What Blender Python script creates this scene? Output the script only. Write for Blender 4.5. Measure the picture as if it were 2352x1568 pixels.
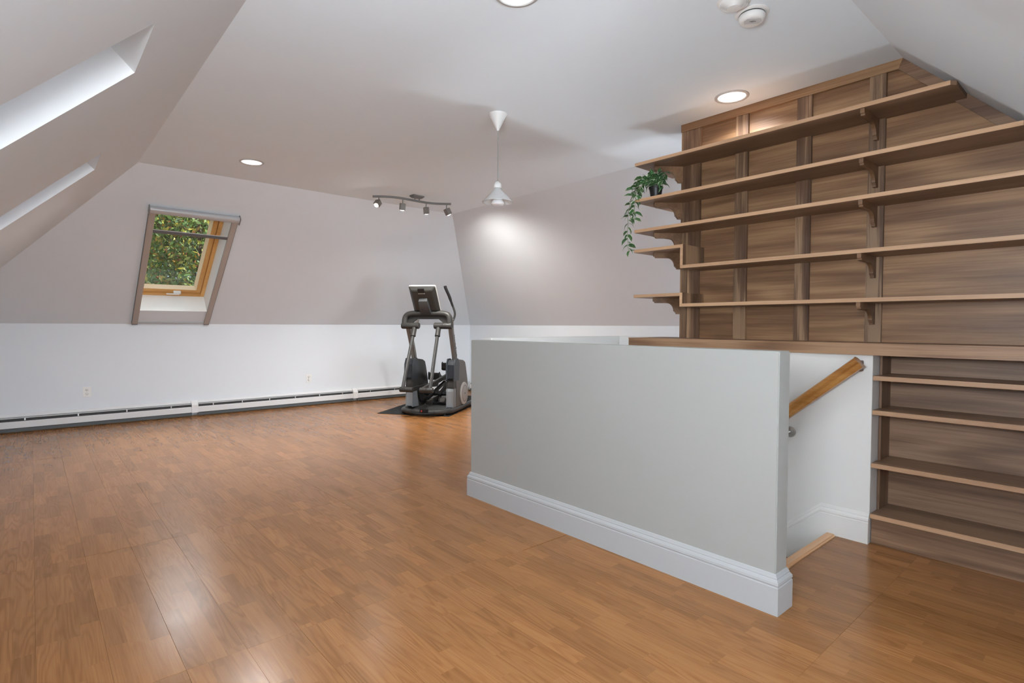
import bpy, bmesh, math, random
import numpy as np
from mathutils import Vector, Matrix
random.seed(7)
for o in list(bpy.data.objects): bpy.data.objects.remove(o)
SC = bpy.context.scene
COL = SC.collection
PI = math.pi

# ------------------------------------------------------------------ camera
EYE = 1.2
F, YAW, PITCH, ROLL = 1266.517, 0.8535655, 0.0292374, 0.00393795
def cam_axes():
    def T(v):
        x, y, z = v
        cp, sp, cr, sr = math.cos(PITCH), math.sin(PITCH), math.cos(ROLL), math.sin(ROLL)
        y, z = cp*y - sp*z, sp*y + cp*z
        return (cr*x - sr*y, sr*x + cr*y, z)
    return [T((math.sin(YAW), 0, math.cos(YAW))), T((-math.cos(YAW), 0, math.sin(YAW))), T((0, -1, 0))]
D = cam_axes()
right = Vector([d[0] for d in D]); down = Vector([d[1] for d in D]); fwd = Vector([d[2] for d in D])
cd = bpy.data.cameras.new('camera'); cam = bpy.data.objects.new('camera', cd); COL.objects.link(cam)
cd.sensor_width = 36; cd.lens = F/2352*36; cd.clip_start = .05; cd.clip_end = 200
M = Matrix((right, -down, -fwd)).transposed().to_4x4(); M.translation = (0, 0, EYE)
cam.matrix_world = M
SC.camera = cam

# ------------------------------------------------------------------ world, sun, added fill lights, light through the roof window, exposure
w = bpy.data.worlds.new('world'); SC.world = w; w.use_nodes = True
nt = w.node_tree; nt.nodes.clear()
sky = nt.nodes.new('ShaderNodeTexSky'); sky.sky_type = 'HOSEK_WILKIE'; sky.turbidity = 4; sky.ground_albedo = .3
sky.sun_direction = Vector((.62, -.45, .64)).normalized()
bg = nt.nodes.new('ShaderNodeBackground'); bg.inputs[1].default_value = 3.6
wo = nt.nodes.new('ShaderNodeOutputWorld')
nt.links.new(sky.outputs[0], bg.inputs[0]); nt.links.new(bg.outputs[0], wo.inputs[0])

def add_light(name, kind, loc, energy, color=(1, 1, 1), target=None, **kw):
    l = bpy.data.lights.new(name, kind); l.energy = energy; l.color = color
    for k, v in kw.items(): setattr(l, k, v)
    o = bpy.data.objects.new(name, l); COL.objects.link(o); o.location = loc
    if target is not None:
        d = Vector(target) - Vector(loc); o.rotation_euler = d.to_track_quat('-Z', 'Y').to_euler()
    return o
add_light('sun', 'SUN', (6, -6, 12), 7.0, (1, .93, .82), target=(6-.62, -6+.45, 12-.64), angle=.01)
# unseen area lights added as room fill, tinted like daylight
FILL = (.89, .955, 1)
add_light('fill_behind_camera', 'AREA', (.62, -2.46, 1.55), 165, FILL, target=(1.25, 0, 3.4), shape='RECTANGLE', size=1.9, size_y=1.4)  # added fill from behind the camera, tilted up at the ceiling
add_light('fill_behind_bookcase', 'AREA', (5.0, -.50, .70), 95, (.84, .93, 1), target=(4.2, 3.0, .35), shape='RECTANGLE', size=1.8, size_y=.8)  # added fill hidden by the bookcase; no window is built there
add_light('fill_beside_camera', 'AREA', (-.34, .30, 1.56), 82, FILL, target=(2.4, 1.5, 2.2), shape='RECTANGLE', size=.6, size_y=.6)  # added fill beside the camera; the slope has no skylight there
# sky light that falls through the roof window
add_light('roof_window_daylight', 'AREA', (1.75, 9.05, 3.62), 330, (.90, .95, 1), target=(1.25, 7.3, 2.15), shape='RECTANGLE', size=1.5, size_y=1.05)
SC.view_settings.view_transform = 'Standard'; SC.view_settings.look = 'None'
SC.view_settings.gamma = 1; SC.view_settings.use_curve_mapping = False
SC.view_settings.exposure = 0.20

# ------------------------------------------------------------------ materials
def nodes(m):
    m.use_nodes = True; n = m.node_tree; b = n.nodes['Principled BSDF']; return n, b
def N(n, t, **kw):
    x = n.nodes.new(t)
    for k, v in kw.items(): setattr(x, k, v)
    return x
def L(n, a, b): n.links.new(a, b)
MATS = {}
def plain(name, col, rough=.5, metal=0, bump=0, bscale=60, spec=None, trans=0, emit=None, estr=0, var=.04):
    if name in MATS: return MATS[name]
    m = bpy.data.materials.new(name); n, b = nodes(m); MATS[name] = m
    b.inputs['Roughness'].default_value = rough; b.inputs['Metallic'].default_value = metal
    if spec is not None: b.inputs['Specular IOR Level'].default_value = spec
    if trans: b.inputs['Transmission Weight'].default_value = trans
    g = N(n, 'ShaderNodeNewGeometry')
    ns = N(n, 'ShaderNodeTexNoise'); ns.inputs['Scale'].default_value = 3.1; ns.inputs['Detail'].default_value = 3
    L(n, g.outputs['Position'], ns.inputs['Vector'])
    mx = N(n, 'ShaderNodeMix', data_type='RGBA')
    mx.inputs['A'].default_value = (*[c*(1-var) for c in col], 1); mx.inputs['B'].default_value = (*[min(1, c*(1+var)) for c in col], 1)
    L(n, ns.outputs['Fac'], mx.inputs['Factor']); L(n, mx.outputs['Result'], b.inputs['Base Color'])
    if bump:
        n2 = N(n, 'ShaderNodeTexNoise'); n2.inputs['Scale'].default_value = bscale; n2.inputs['Detail'].default_value = 4
        L(n, g.outputs['Position'], n2.inputs['Vector'])
        bp = N(n, 'ShaderNodeBump'); bp.inputs['Strength'].default_value = bump; bp.inputs['Distance'].default_value = .002
        L(n, n2.outputs['Fac'], bp.inputs['Height']); L(n, bp.outputs['Normal'], b.inputs['Normal'])
    if emit:
        b.inputs['Emission Color'].default_value = (*emit, 1); b.inputs['Emission Strength'].default_value = estr
    return m

def wood(name, dark, mid, light, axis='Y', ring=22, rough=.45, fine=.5, contrast=1.0, bump=.12, stretch=.45, knots=0):
    """grain along a world axis; every board is cut from another place of the same wood"""
    if name in MATS: return MATS[name]
    m = bpy.data.materials.new(name); n, b = nodes(m); MATS[name] = m
    b.inputs['Roughness'].default_value = rough
    g = N(n, 'ShaderNodeNewGeometry'); oi = N(n, 'ShaderNodeObjectInfo')
    off = N(n, 'ShaderNodeVectorMath', operation='SCALE'); off.inputs[0].default_value = (17.3, 9.1, 23.7)
    L(n, oi.outputs['Random'], off.inputs['Scale'])
    ad = N(n, 'ShaderNodeVectorMath', operation='ADD'); L(n, g.outputs['Position'], ad.inputs[0]); L(n, off.outputs[0], ad.inputs[1])
    def sc(a, c):
        v = [c, c, c]; v['XYZ'.index(axis)] = a
        s = N(n, 'ShaderNodeVectorMath', operation='MULTIPLY'); s.inputs[1].default_value = v
        L(n, ad.outputs[0], s.inputs[0]); return s.outputs[0]
    n1 = N(n, 'ShaderNodeTexNoise'); n1.inputs['Scale'].default_value = 1; n1.inputs['Detail'].default_value = 2; n1.inputs['Roughness'].default_value = .4
    L(n, sc(stretch, 3.4), n1.inputs['Vector'])
    mu = N(n, 'ShaderNodeMath', operation='MULTIPLY'); mu.inputs[1].default_value = ring*2*PI/4; L(n, n1.outputs['Fac'], mu.inputs[0])
    si = N(n, 'ShaderNodeMath', operation='SINE'); L(n, mu.outputs[0], si.inputs[0])
    n2 = N(n, 'ShaderNodeTexNoise'); n2.inputs['Scale'].default_value = 1; n2.inputs['Detail'].default_value = 5; n2.inputs['Roughness'].default_value = .65
    L(n, sc(3.0, 110), n2.inputs['Vector'])
    n3 = N(n, 'ShaderNodeTexNoise'); n3.inputs['Scale'].default_value = 1; n3.inputs['Detail'].default_value = 3
    L(n, sc(.5, 9), n3.inputs['Vector'])
    a1 = N(n, 'ShaderNodeMath', operation='MULTIPLY_ADD'); L(n, si.outputs[0], a1.inputs[0]); a1.inputs[1].default_value = .13*contrast; a1.inputs[2].default_value = .0
    a2 = N(n, 'ShaderNodeMath', operation='MULTIPLY_ADD'); L(n, n2.outputs['Fac'], a2.inputs[0]); a2.inputs[1].default_value = fine; L(n, a1.outputs[0], a2.inputs[2])
    n5 = N(n, 'ShaderNodeTexNoise'); n5.inputs['Scale'].default_value = 1; n5.inputs['Detail'].default_value = 3; n5.inputs['Roughness'].default_value = .6
    L(n, sc(1.1, 34), n5.inputs['Vector'])
    a5 = N(n, 'ShaderNodeMath', operation='MULTIPLY_ADD'); L(n, n5.outputs['Fac'], a5.inputs[0]); a5.inputs[1].default_value = .55*contrast; L(n, a2.outputs[0], a5.inputs[2])
    a2 = a5
    a3 = N(n, 'ShaderNodeMath', operation='MULTIPLY_ADD'); L(n, n3.outputs['Fac'], a3.inputs[0]); a3.inputs[1].default_value = .50*contrast; L(n, a2.outputs[0], a3.inputs[2])
    rp = N(n, 'ShaderNodeValToRGB')
    c0 = .5*fine + .525*contrast
    rp.color_ramp.elements[0].position = max(0, c0-.30); rp.color_ramp.elements[0].color = (*dark, 1)
    rp.color_ramp.elements[1].position = min(1, c0+.28); rp.color_ramp.elements[1].color = (*light, 1)
    e = rp.color_ramp.elements.new(c0); e.color = (*mid, 1)
    L(n, a3.outputs[0], rp.inputs[0])
    tone = N(n, 'ShaderNodeMath', operation='MULTIPLY_ADD'); L(n, oi.outputs['Random'], tone.inputs[0]); tone.inputs[1].default_value = .26; tone.inputs[2].default_value = .87
    hs = N(n, 'ShaderNodeHueSaturation'); L(n, tone.outputs[0], hs.inputs['Value']); L(n, rp.outputs[0], hs.inputs['Color'])
    last = hs.outputs[0]
    if knots:
        vo = N(n, 'ShaderNodeTexNoise'); vo.inputs['Scale'].default_value = 1; vo.inputs['Detail'].default_value = 1
        L(n, sc(1.1, 6), vo.inputs['Vector'])
        kr = N(n, 'ShaderNodeValToRGB'); kr.color_ramp.elements[0].position = .64; kr.color_ramp.elements[0].color = (0, 0, 0, 1)
        kr.color_ramp.elements[1].position = .74; kr.color_ramp.elements[1].color = (1, 1, 1, 1); L(n, vo.outputs['Fac'], kr.inputs[0])
        kf = N(n, 'ShaderNodeMath', operation='MULTIPLY'); kf.inputs[1].default_value = knots; L(n, kr.outputs[0], kf.inputs[0])
        mk = N(n, 'ShaderNodeMix', data_type='RGBA'); L(n, kf.outputs[0], mk.inputs['Factor']); L(n, last, mk.inputs['A']); mk.inputs['B'].default_value = (*[c*.45 for c in dark], 1)
        last = mk.outputs['Result']
    L(n, last, b.inputs['Base Color'])
    bp = N(n, 'ShaderNodeBump'); bp.inputs['Strength'].default_value = bump; bp.inputs['Distance'].default_value = .001
    L(n, n2.outputs['Fac'], bp.inputs['Height']); L(n, bp.outputs['Normal'], b.inputs['Normal'])
    return m

PX0, PW = .387, .1967          # plank grid: x phase and width
def floor_mat():
    m = bpy.data.materials.new('laminate_oak'); n, b = nodes(m)
    g = N(n, 'ShaderNodeNewGeometry'); sp = N(n, 'ShaderNodeSeparateXYZ'); L(n, g.outputs['Position'], sp.inputs[0])
    def mth(op, a, c=None, d=None):
        x = N(n, 'ShaderNodeMath', operation=op)
        for i, v in enumerate((a, c, d)):
            if v is None: continue
            if isinstance(v, (int, float)): x.inputs[i].default_value = v
            else: L(n, v, x.inputs[i])
        return x.outputs[0]
    sx = mth('FLOOR', mth('DIVIDE', mth('SUBTRACT', sp.outputs[0], PX0), PW/3))
    wn0 = N(n, 'ShaderNodeTexWhiteNoise', noise_dimensions='1D'); L(n, sx, wn0.inputs['W'])
    yy = mth('ADD', mth('DIVIDE', mth('SUBTRACT', sp.outputs[1], .75), .3513), wn0.outputs['Value'])
    pl = mth('FLOOR', mth('DIVIDE', mth('SUBTRACT', sp.outputs[1], .75), 1.405))
    sy = mth('FLOOR', yy)
    cb = N(n, 'ShaderNodeCombineXYZ'); L(n, sx, cb.inputs[0]); L(n, sy, cb.inputs[1]); L(n, pl, cb.inputs[2])
    wn = N(n, 'ShaderNodeTexWhiteNoise', noise_dimensions='3D'); L(n, cb.outputs[0], wn.inputs['Vector'])
    off = N(n, 'ShaderNodeVectorMath', operation='SCALE'); L(n, wn.outputs['Color'], off.inputs[0]); off.inputs['Scale'].default_value = 40
    ad = N(n, 'ShaderNodeVectorMath', operation='ADD'); L(n, g.outputs['Position'], ad.inputs[0]); L(n, off.outputs[0], ad.inputs[1])
    def sc(v):
        s = N(n, 'ShaderNodeVectorMath', operation='MULTIPLY'); s.inputs[1].default_value = v; L(n, ad.outputs[0], s.inputs[0]); return s.outputs[0]
    n1 = N(n, 'ShaderNodeTexNoise'); n1.inputs['Scale'].default_value = 1; n1.inputs['Detail'].default_value = 1.5; L(n, sc((11, .95, 1)), n1.inputs['Vector'])
    si = mth('SINE', mth('MULTIPLY', n1.outputs['Fac'], 88))
    si = mth('POWER', mth('MULTIPLY_ADD', si, .5, .5), 2.2)
    n2 = N(n, 'ShaderNodeTexNoise'); n2.inputs['Scale'].default_value = 1; n2.inputs['Detail'].default_value = 4; n2.inputs['Roughness'].default_value = .7; L(n, sc((170, 3.5, 1)), n2.inputs['Vector'])
    n3 = N(n, 'ShaderNodeTexNoise'); n3.inputs['Scale'].default_value = 1; n3.inputs['Detail'].default_value = 2; L(n, sc((14, 1.4, 1)), n3.inputs['Vector'])
    # how strongly the rings show differs from strip to strip
    amp = mth('MULTIPLY_ADD', wn0.outputs['Value'], .13, .045)
    v = mth('MULTIPLY', si, amp)
    v = mth('MULTIPLY_ADD', n2.outputs['Fac'], .44, v)
    v = mth('MULTIPLY_ADD', n3.outputs['Fac'], .22, v)
    rp = N(n, 'ShaderNodeValToRGB'); L(n, v, rp.inputs[0])
    rp.color_ramp.elements[0].position = .22; rp.color_ramp.elements[0].color = (.330, .155, .056, 1)
    rp.color_ramp.elements[1].position = .66; rp.color_ramp.elements[1].color = (.200, .083, .027, 1)
    e = rp.color_ramp.elements.new(.42); e.color = (.265, .114, .038, 1)
    hs = N(n, 'ShaderNodeHueSaturation'); L(n, rp.outputs[0], hs.inputs['Color'])
    L(n, mth('MULTIPLY_ADD', wn.outputs['Value'], .26, .88), hs.inputs['Value'])
    L(n, hs.outputs[0], b.inputs['Base Color'])
    b.inputs['Roughness'].default_value = .27
    n4 = N(n, 'ShaderNodeTexNoise'); n4.inputs['Scale'].default_value = 5; n4.inputs['Detail'].default_value = 3; L(n, g.outputs['Position'], n4.inputs['Vector'])
    L(n, mth('MULTIPLY_ADD', n4.outputs['Fac'], .10, .19), b.inputs['Roughness'])
    b.inputs['Specular IOR Level'].default_value = .26
    bp = N(n, 'ShaderNodeBump'); bp.inputs['Strength'].default_value = .06; bp.inputs['Distance'].default_value = .0006
    L(n, si, bp.inputs['Height']); L(n, bp.outputs['Normal'], b.inputs['Normal'])
    return m
M_FLOOR = floor_mat()
M_WALL = plain('wall_paint', (.725, .768, .812), .62, bump=.10, bscale=90, var=.012)
M_CEIL = plain('ceiling_paint', (.80, .88, .95), .7, bump=.06, bscale=60, var=.012)
M_HALF = plain('half_wall_paint', (.335, .34, .323), .42, bump=.22, bscale=45, var=.015)
M_TRIM = plain('trim_gloss_paint', (.41, .42, .425), .22, var=.015)
M_WHITE = plain('stair_white_paint', (.73, .72, .70), .45, bump=.15, bscale=50, var=.012)
M_WPAINT = plain('white_plastic', (.80, .80, .79), .35, var=.01)
WD, WM, WL = (.145, .069, .031), (.275, .147, .072), (.41, .24, .122)
M_WY = wood('walnut_panel', WD, WM, WL, 'Y', ring=26, contrast=1.0)
M_WZ = wood('walnut_stile', (.085, .044, .024), (.185, .105, .060), (.36, .225, .13), 'Z', ring=18, contrast=1.2, knots=.6)
M_WS = wood('walnut_shelf', (.155, .086, .05), (.265, .158, .094), (.37, .235, .15), 'Y', ring=14, contrast=.8)
M_WE = wood('walnut_edge_band', (.40, .235, .135), (.56, .345, .20), (.68, .45, .28), 'Y', ring=8, contrast=.6)
M_WTOP = wood('walnut_counter', (.13, .066, .034), (.265, .146, .079), (.37, .22, .125), 'Y', ring=22, contrast=1.1)
M_WRAIL = wood('walnut_rail', (.17, .085, .04), (.29, .155, .075), (.42, .25, .13), 'Y', ring=16, contrast=1)
M_WBR = wood('walnut_bracket', (.10, .05, .025), (.215, .115, .058), (.33, .19, .10), 'Y', ring=12, contrast=.8)
M_WX = wood('walnut_end_grain', WD, WM, WL, 'X', ring=14, contrast=.8)
M_OAK = wood('oak_handrail', (.22, .085, .017), (.37, .155, .035), (.50, .25, .075), 'Y', ring=14, rough=.3, contrast=.8)
M_NOSE = wood('oak_nosing', (.38, .19, .085), (.55, .30, .145), (.66, .40, .21), 'X', ring=10, rough=.3, contrast=.7)
M_PINE = wood('pine_window', (.50, .24, .07), (.70, .38, .12), (.82, .50, .19), 'Z', ring=8, rough=.35, contrast=.6)
M_PINEX = wood('pine_window_bottom', (.50, .24, .07), (.70, .38, .12), (.82, .50, .19), 'X', ring=8, rough=.35, contrast=.6)

# ------------------------------------------------------------------ mesh helpers
def mk(name, bm, mat, parent=None, smooth=False, bevel=0, seg=2, **props):
    me = bpy.data.meshes.new(name)
    if bevel:
        bmesh.ops.remove_doubles(bm, verts=bm.verts, dist=1e-6)
        es = [e for e in bm.edges if len(e.link_faces) == 2 and e.calc_face_angle(0) > .6]
        if es: bmesh.ops.bevel(bm, geom=es, offset=bevel, segments=seg, affect='EDGES', clamp_overlap=True)
    bmesh.ops.recalc_face_normals(bm, faces=bm.faces)
    bm.to_mesh(me); bm.free()
    if smooth:
        for p in me.polygons: p.use_smooth = True
        me.set_sharp_from_angle(angle=math.radians(38))
    mats = mat if isinstance(mat, (list, tuple)) else [mat]
    for q in mats: me.materials.append(q)
    o = bpy.data.objects.new(name, me); COL.objects.link(o)
    if parent: o.parent = parent
    for k, v in props.items(): o[k] = v
    return o
def thing(name, label, cat, loc=(0, 0, 0), rotz=0, group=None):
    o = bpy.data.objects.new(name, None); COL.objects.link(o); o.location = loc; o.rotation_euler = (0, 0, rotz)
    o.empty_display_size = .1
    o['label'] = label; o['category'] = cat
    if group: o['group'] = group
    return o
def holder(name, label=None):
    o = bpy.data.objects.new(name, None); COL.objects.link(o); o['kind'] = 'structure'
    if label: o['label'] = label
    return o
def tag(o, label, cat, group=None):
    o['label'] = label; o['category'] = cat
    if group: o['group'] = group
    return o
def struct(o, label=None, cat=None):
    o['kind'] = 'structure'
    if label: o['label'] = label
    if cat: o['category'] = cat
    return o
def box(bm, x0, x1, y0, y1, z0, z1):
    vs = [bm.verts.new(p) for p in ((x0, y0, z0), (x1, y0, z0), (x1, y1, z0), (x0, y1, z0), (x0, y0, z1), (x1, y0, z1), (x1, y1, z1), (x0, y1, z1))]
    for f in ((0, 3, 2, 1), (4, 5, 6, 7), (0, 1, 5, 4), (1, 2, 6, 5), (2, 3, 7, 6), (3, 0, 4, 7)): bm.faces.new([vs[i] for i in f])
    return bm
def B(*a): return box(bmesh.new(), *a)
def prism(bm, pts, fn0, fn1):
    """pts 2-D outline; fn0, fn1 map (a, b) to the two 3-D sides"""
    a = [bm.verts.new(fn0(*p)) for p in pts]; c = [bm.verts.new(fn1(*p)) for p in pts]
    bm.faces.new(a); bm.faces.new(c[::-1]); k = len(pts)
    for i in range(k): bm.faces.new((a[i], a[(i+1) % k], c[(i+1) % k], c[i]))
    return bm
def P_x(pts, x0, x1): return prism(bmesh.new(), pts, lambda a, b: (x0, a, b), lambda a, b: (x1, a, b))
def P_y(pts, y0, y1): return prism(bmesh.new(), pts, lambda a, b: (a, y0, b), lambda a, b: (a, y1, b))
def P_z(pts, z0, z1): return prism(bmesh.new(), pts, lambda a, b: (a, b, z0), lambda a, b: (a, b, z1))
def lathe(bm, prof, center=(0, 0, 0), seg=32, axis='Z', closed=False):
    """prof: (radius, height) list"""
    rings = []
    for r, h in prof:
        ring = []
        for i in range(seg):
            t = 2*PI*i/seg; c, s = r*math.cos(t), r*math.sin(t)
            p = {'Z': (c, s, h), 'X': (h, c, s), 'Y': (c, h, s)}[axis]
            ring.append(bm.verts.new((p[0]+center[0], p[1]+center[1], p[2]+center[2])))
        rings.append(ring)
    for a, c in zip(rings, rings[1:]):
        for i in range(seg): bm.faces.new((a[i], a[(i+1) % seg], c[(i+1) % seg], c[i]))
    if closed:
        bm.faces.new(rings[0][::-1]); bm.faces.new(rings[-1])
    return bm
def tube(bm, path, r, seg=12, cap=True, flat=1.0):
    pts = [Vector(p) for p in path]; rings = []; up = None
    for i, p in enumerate(pts):
        d = (pts[min(i+1, len(pts)-1)] - pts[max(i-1, 0)]).normalized()
        if up is None:
            up = Vector((0, 0, 1)) if abs(d.z) < .9 else Vector((1, 0, 0))
        a = d.cross(up).normalized(); b = a.cross(d).normalized(); up = b
        rr = r[i] if isinstance(r, (list, tuple)) else r
        rings.append([bm.verts.new(p + a*math.cos(2*PI*k/seg)*rr + b*math.sin(2*PI*k/seg)*rr*flat) for k in range(seg)])
    for a, c in zip(rings, rings[1:]):
        for i in range(seg): bm.faces.new((a[i], a[(i+1) % seg], c[(i+1) % seg], c[i]))
    if cap: bm.faces.new(rings[0][::-1]); bm.faces.new(rings[-1])
    return bm
def smooth_path(pts, n=6):
    P = [Vector(p) for p in pts]; out = []
    for i in range(len(P)-1):
        p0, p1, p2, p3 = P[max(i-1, 0)], P[i], P[i+1], P[min(i+2, len(P)-1)]
        for k in range(n):
            t = k/n
            out.append(.5*((2*p1)+(-p0+p2)*t+(2*p0-5*p1+4*p2-p3)*t*t+(-p0+3*p1-3*p2+p3)*t**3))
    out.append(P[-1]); return out
def quadface(bm, pts): return bm.faces.new([bm.verts.new(p) for p in pts])

# ================================================================== SETTING
H = 2.722; KZ = 1.20
XL, SL = .787, .97                 # left slope: ceiling edge x, rise per run
XLK = XL - (H-KZ)/SL               # knee x on the left
YF, YFK = 6.27, 8.15               # far slope: ceiling edge, knee wall
XR, XRK = 4.375, 6.08              # right-far slope: ceiling edge, knee wall
YN, SN = .936, .99                 # near (right hand) slope
YNK = YN - (H-KZ)/SN
XD = 1.7                           # added dormer behind the camera spans XLK..XD
YD = -2.6
HX0, HX1 = 2.322, 2.427            # half wall
WX, WYE = 3.478, 1.175             # stairwell wall plane, top of the stairs
EX = 3.95; EY0, EY1 = 3.0, 3.10

# floor: subfloor with the stairwell hole, laminate planks as its pieces
fl = holder('floor')
def rects_minus(r, h):
    x0, x1, y0, y1 = r; a0, a1, b0, b1 = h
    if x1 <= a0 or x0 >= a1 or y1 <= b0 or y0 >= b1: return [r]
    out = []
    if x0 < a0: out.append((x0, a0, y0, y1))
    if x1 > a1: out.append((a1, x1, y0, y1))
    m0, m1 = max(x0, a0), min(x1, a1)
    if y0 < b0: out.append((m0, m1, y0, b0))
    if y1 > b1: out.append((m0, m1, b1, y1))
    return out
HOLES = [(HX1, WX, 1.130, EY0), (WX-.001, EX, 2.62, EY0)]
bm = bmesh.new()
rs = [(XLK-.2, XRK+.2, YD-.2, YFK+.2)]
for h in HOLES: rs = [q for r in rs for q in rects_minus(r, h)]
for r in rs: box(bm, r[0], r[1], r[2], r[3], -.20, -.0105)
mk('subfloor', bm, plain('subfloor_board', (.25, .15, .08), .8), fl)
cache = {}
def plank_mesh(w, d):
    k = (round(w, 4), round(d, 4))
    if k not in cache:
        bm = B(-w/2+.00015, w/2-.00015, -d/2+.00015, d/2-.00015, -.010, 0)
        top = [e for e in bm.edges if all(abs(v.co.z) < 1e-6 for v in e.verts)]
        bmesh.ops.bevel(bm, geom=top, offset=.0005, segments=1, affect='EDGES')
        bmesh.ops.recalc_face_normals(bm, faces=bm.faces)
        me = bpy.data.meshes.new('plank'); bm.to_mesh(me); bm.free(); me.materials.append(M_FLOOR); cache[k] = me
    return cache[k]
rnd = random.Random(3)
i0 = int(math.floor((XLK-PX0)/PW)); i1 = int(math.ceil((XRK-PX0)/PW))
for i in range(i0, i1):
    for j in range(-3, 6):
        x0, x1 = PX0+PW*i, PX0+PW*(i+1); y0, y1 = .75+1.405*j, .75+1.405*(j+1)
        if (i, j) in ((8, 0), (9, 0)): y1 -= .006
        x0, x1, y0, y1 = max(x0, XLK), min(x1, XRK), max(y0, YD), min(y1, YFK)
        if y1-y0 < .03 or x1-x0 < .01: continue
        if x0 >= XD and y0 < YNK:
            y0 = YNK
            if y1-y0 < .03: continue
        pieces = [(x0, x1, y0, y1)]
        for h in HOLES: pieces = [q for r in pieces for q in rects_minus(r, h)]
        for a, b2, c, d in pieces:
            if b2-a < .01 or d-c < .01: continue
            o = bpy.data.objects.new('plank', plank_mesh(b2-a, d-c)); COL.objects.link(o); o.parent = fl
            o.location = ((a+b2)/2, (c+d)/2, rnd.uniform(-.0003, .0002))
            o.rotation_euler = (rnd.uniform(-.0006, .0006), rnd.uniform(-.0035, .0035), 0)

# ceiling (flat part)
bm = B(XL-.25, XRK, YN-.25, YFK, H, H+.12); box(bm, XLK, XD, YD, YN+.001, H, H+.12)
ceil_o = struct(mk('ceiling', bm, M_CEIL))

def slab_with_holes(corners, u, v, n, holes, th, mat, name):
    """sloped slab: origin + u*a + v*b, rectangular openings (a0,a1,b0,b1), thickness th along n"""
    O = Vector(corners[0]); A, Bv = corners[1], corners[2]
    u, v, n = Vector(u), Vector(v), Vector(n)
    rs = [(0, A, 0, Bv)]
    for h in holes: rs = [q for r in rs for q in rects_minus(r, h)]
    bm = bmesh.new()
    for a0, a1, b0, b1 in rs:
        vs = []
        for k in (0, 1):
            for a, b in ((a0, b0), (a1, b0), (a1, b1), (a0, b1)): vs.append(bm.verts.new(O+u*a+v*b+n*(th*k)))
        for f in ((0, 1, 2, 3), (7, 6, 5, 4), (0, 4, 5, 1), (1, 5, 6, 2), (2, 6, 7, 3), (3, 7, 4, 0)): bm.faces.new([vs[i] for i in f])
    return mk(name, bm, mat)

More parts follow.
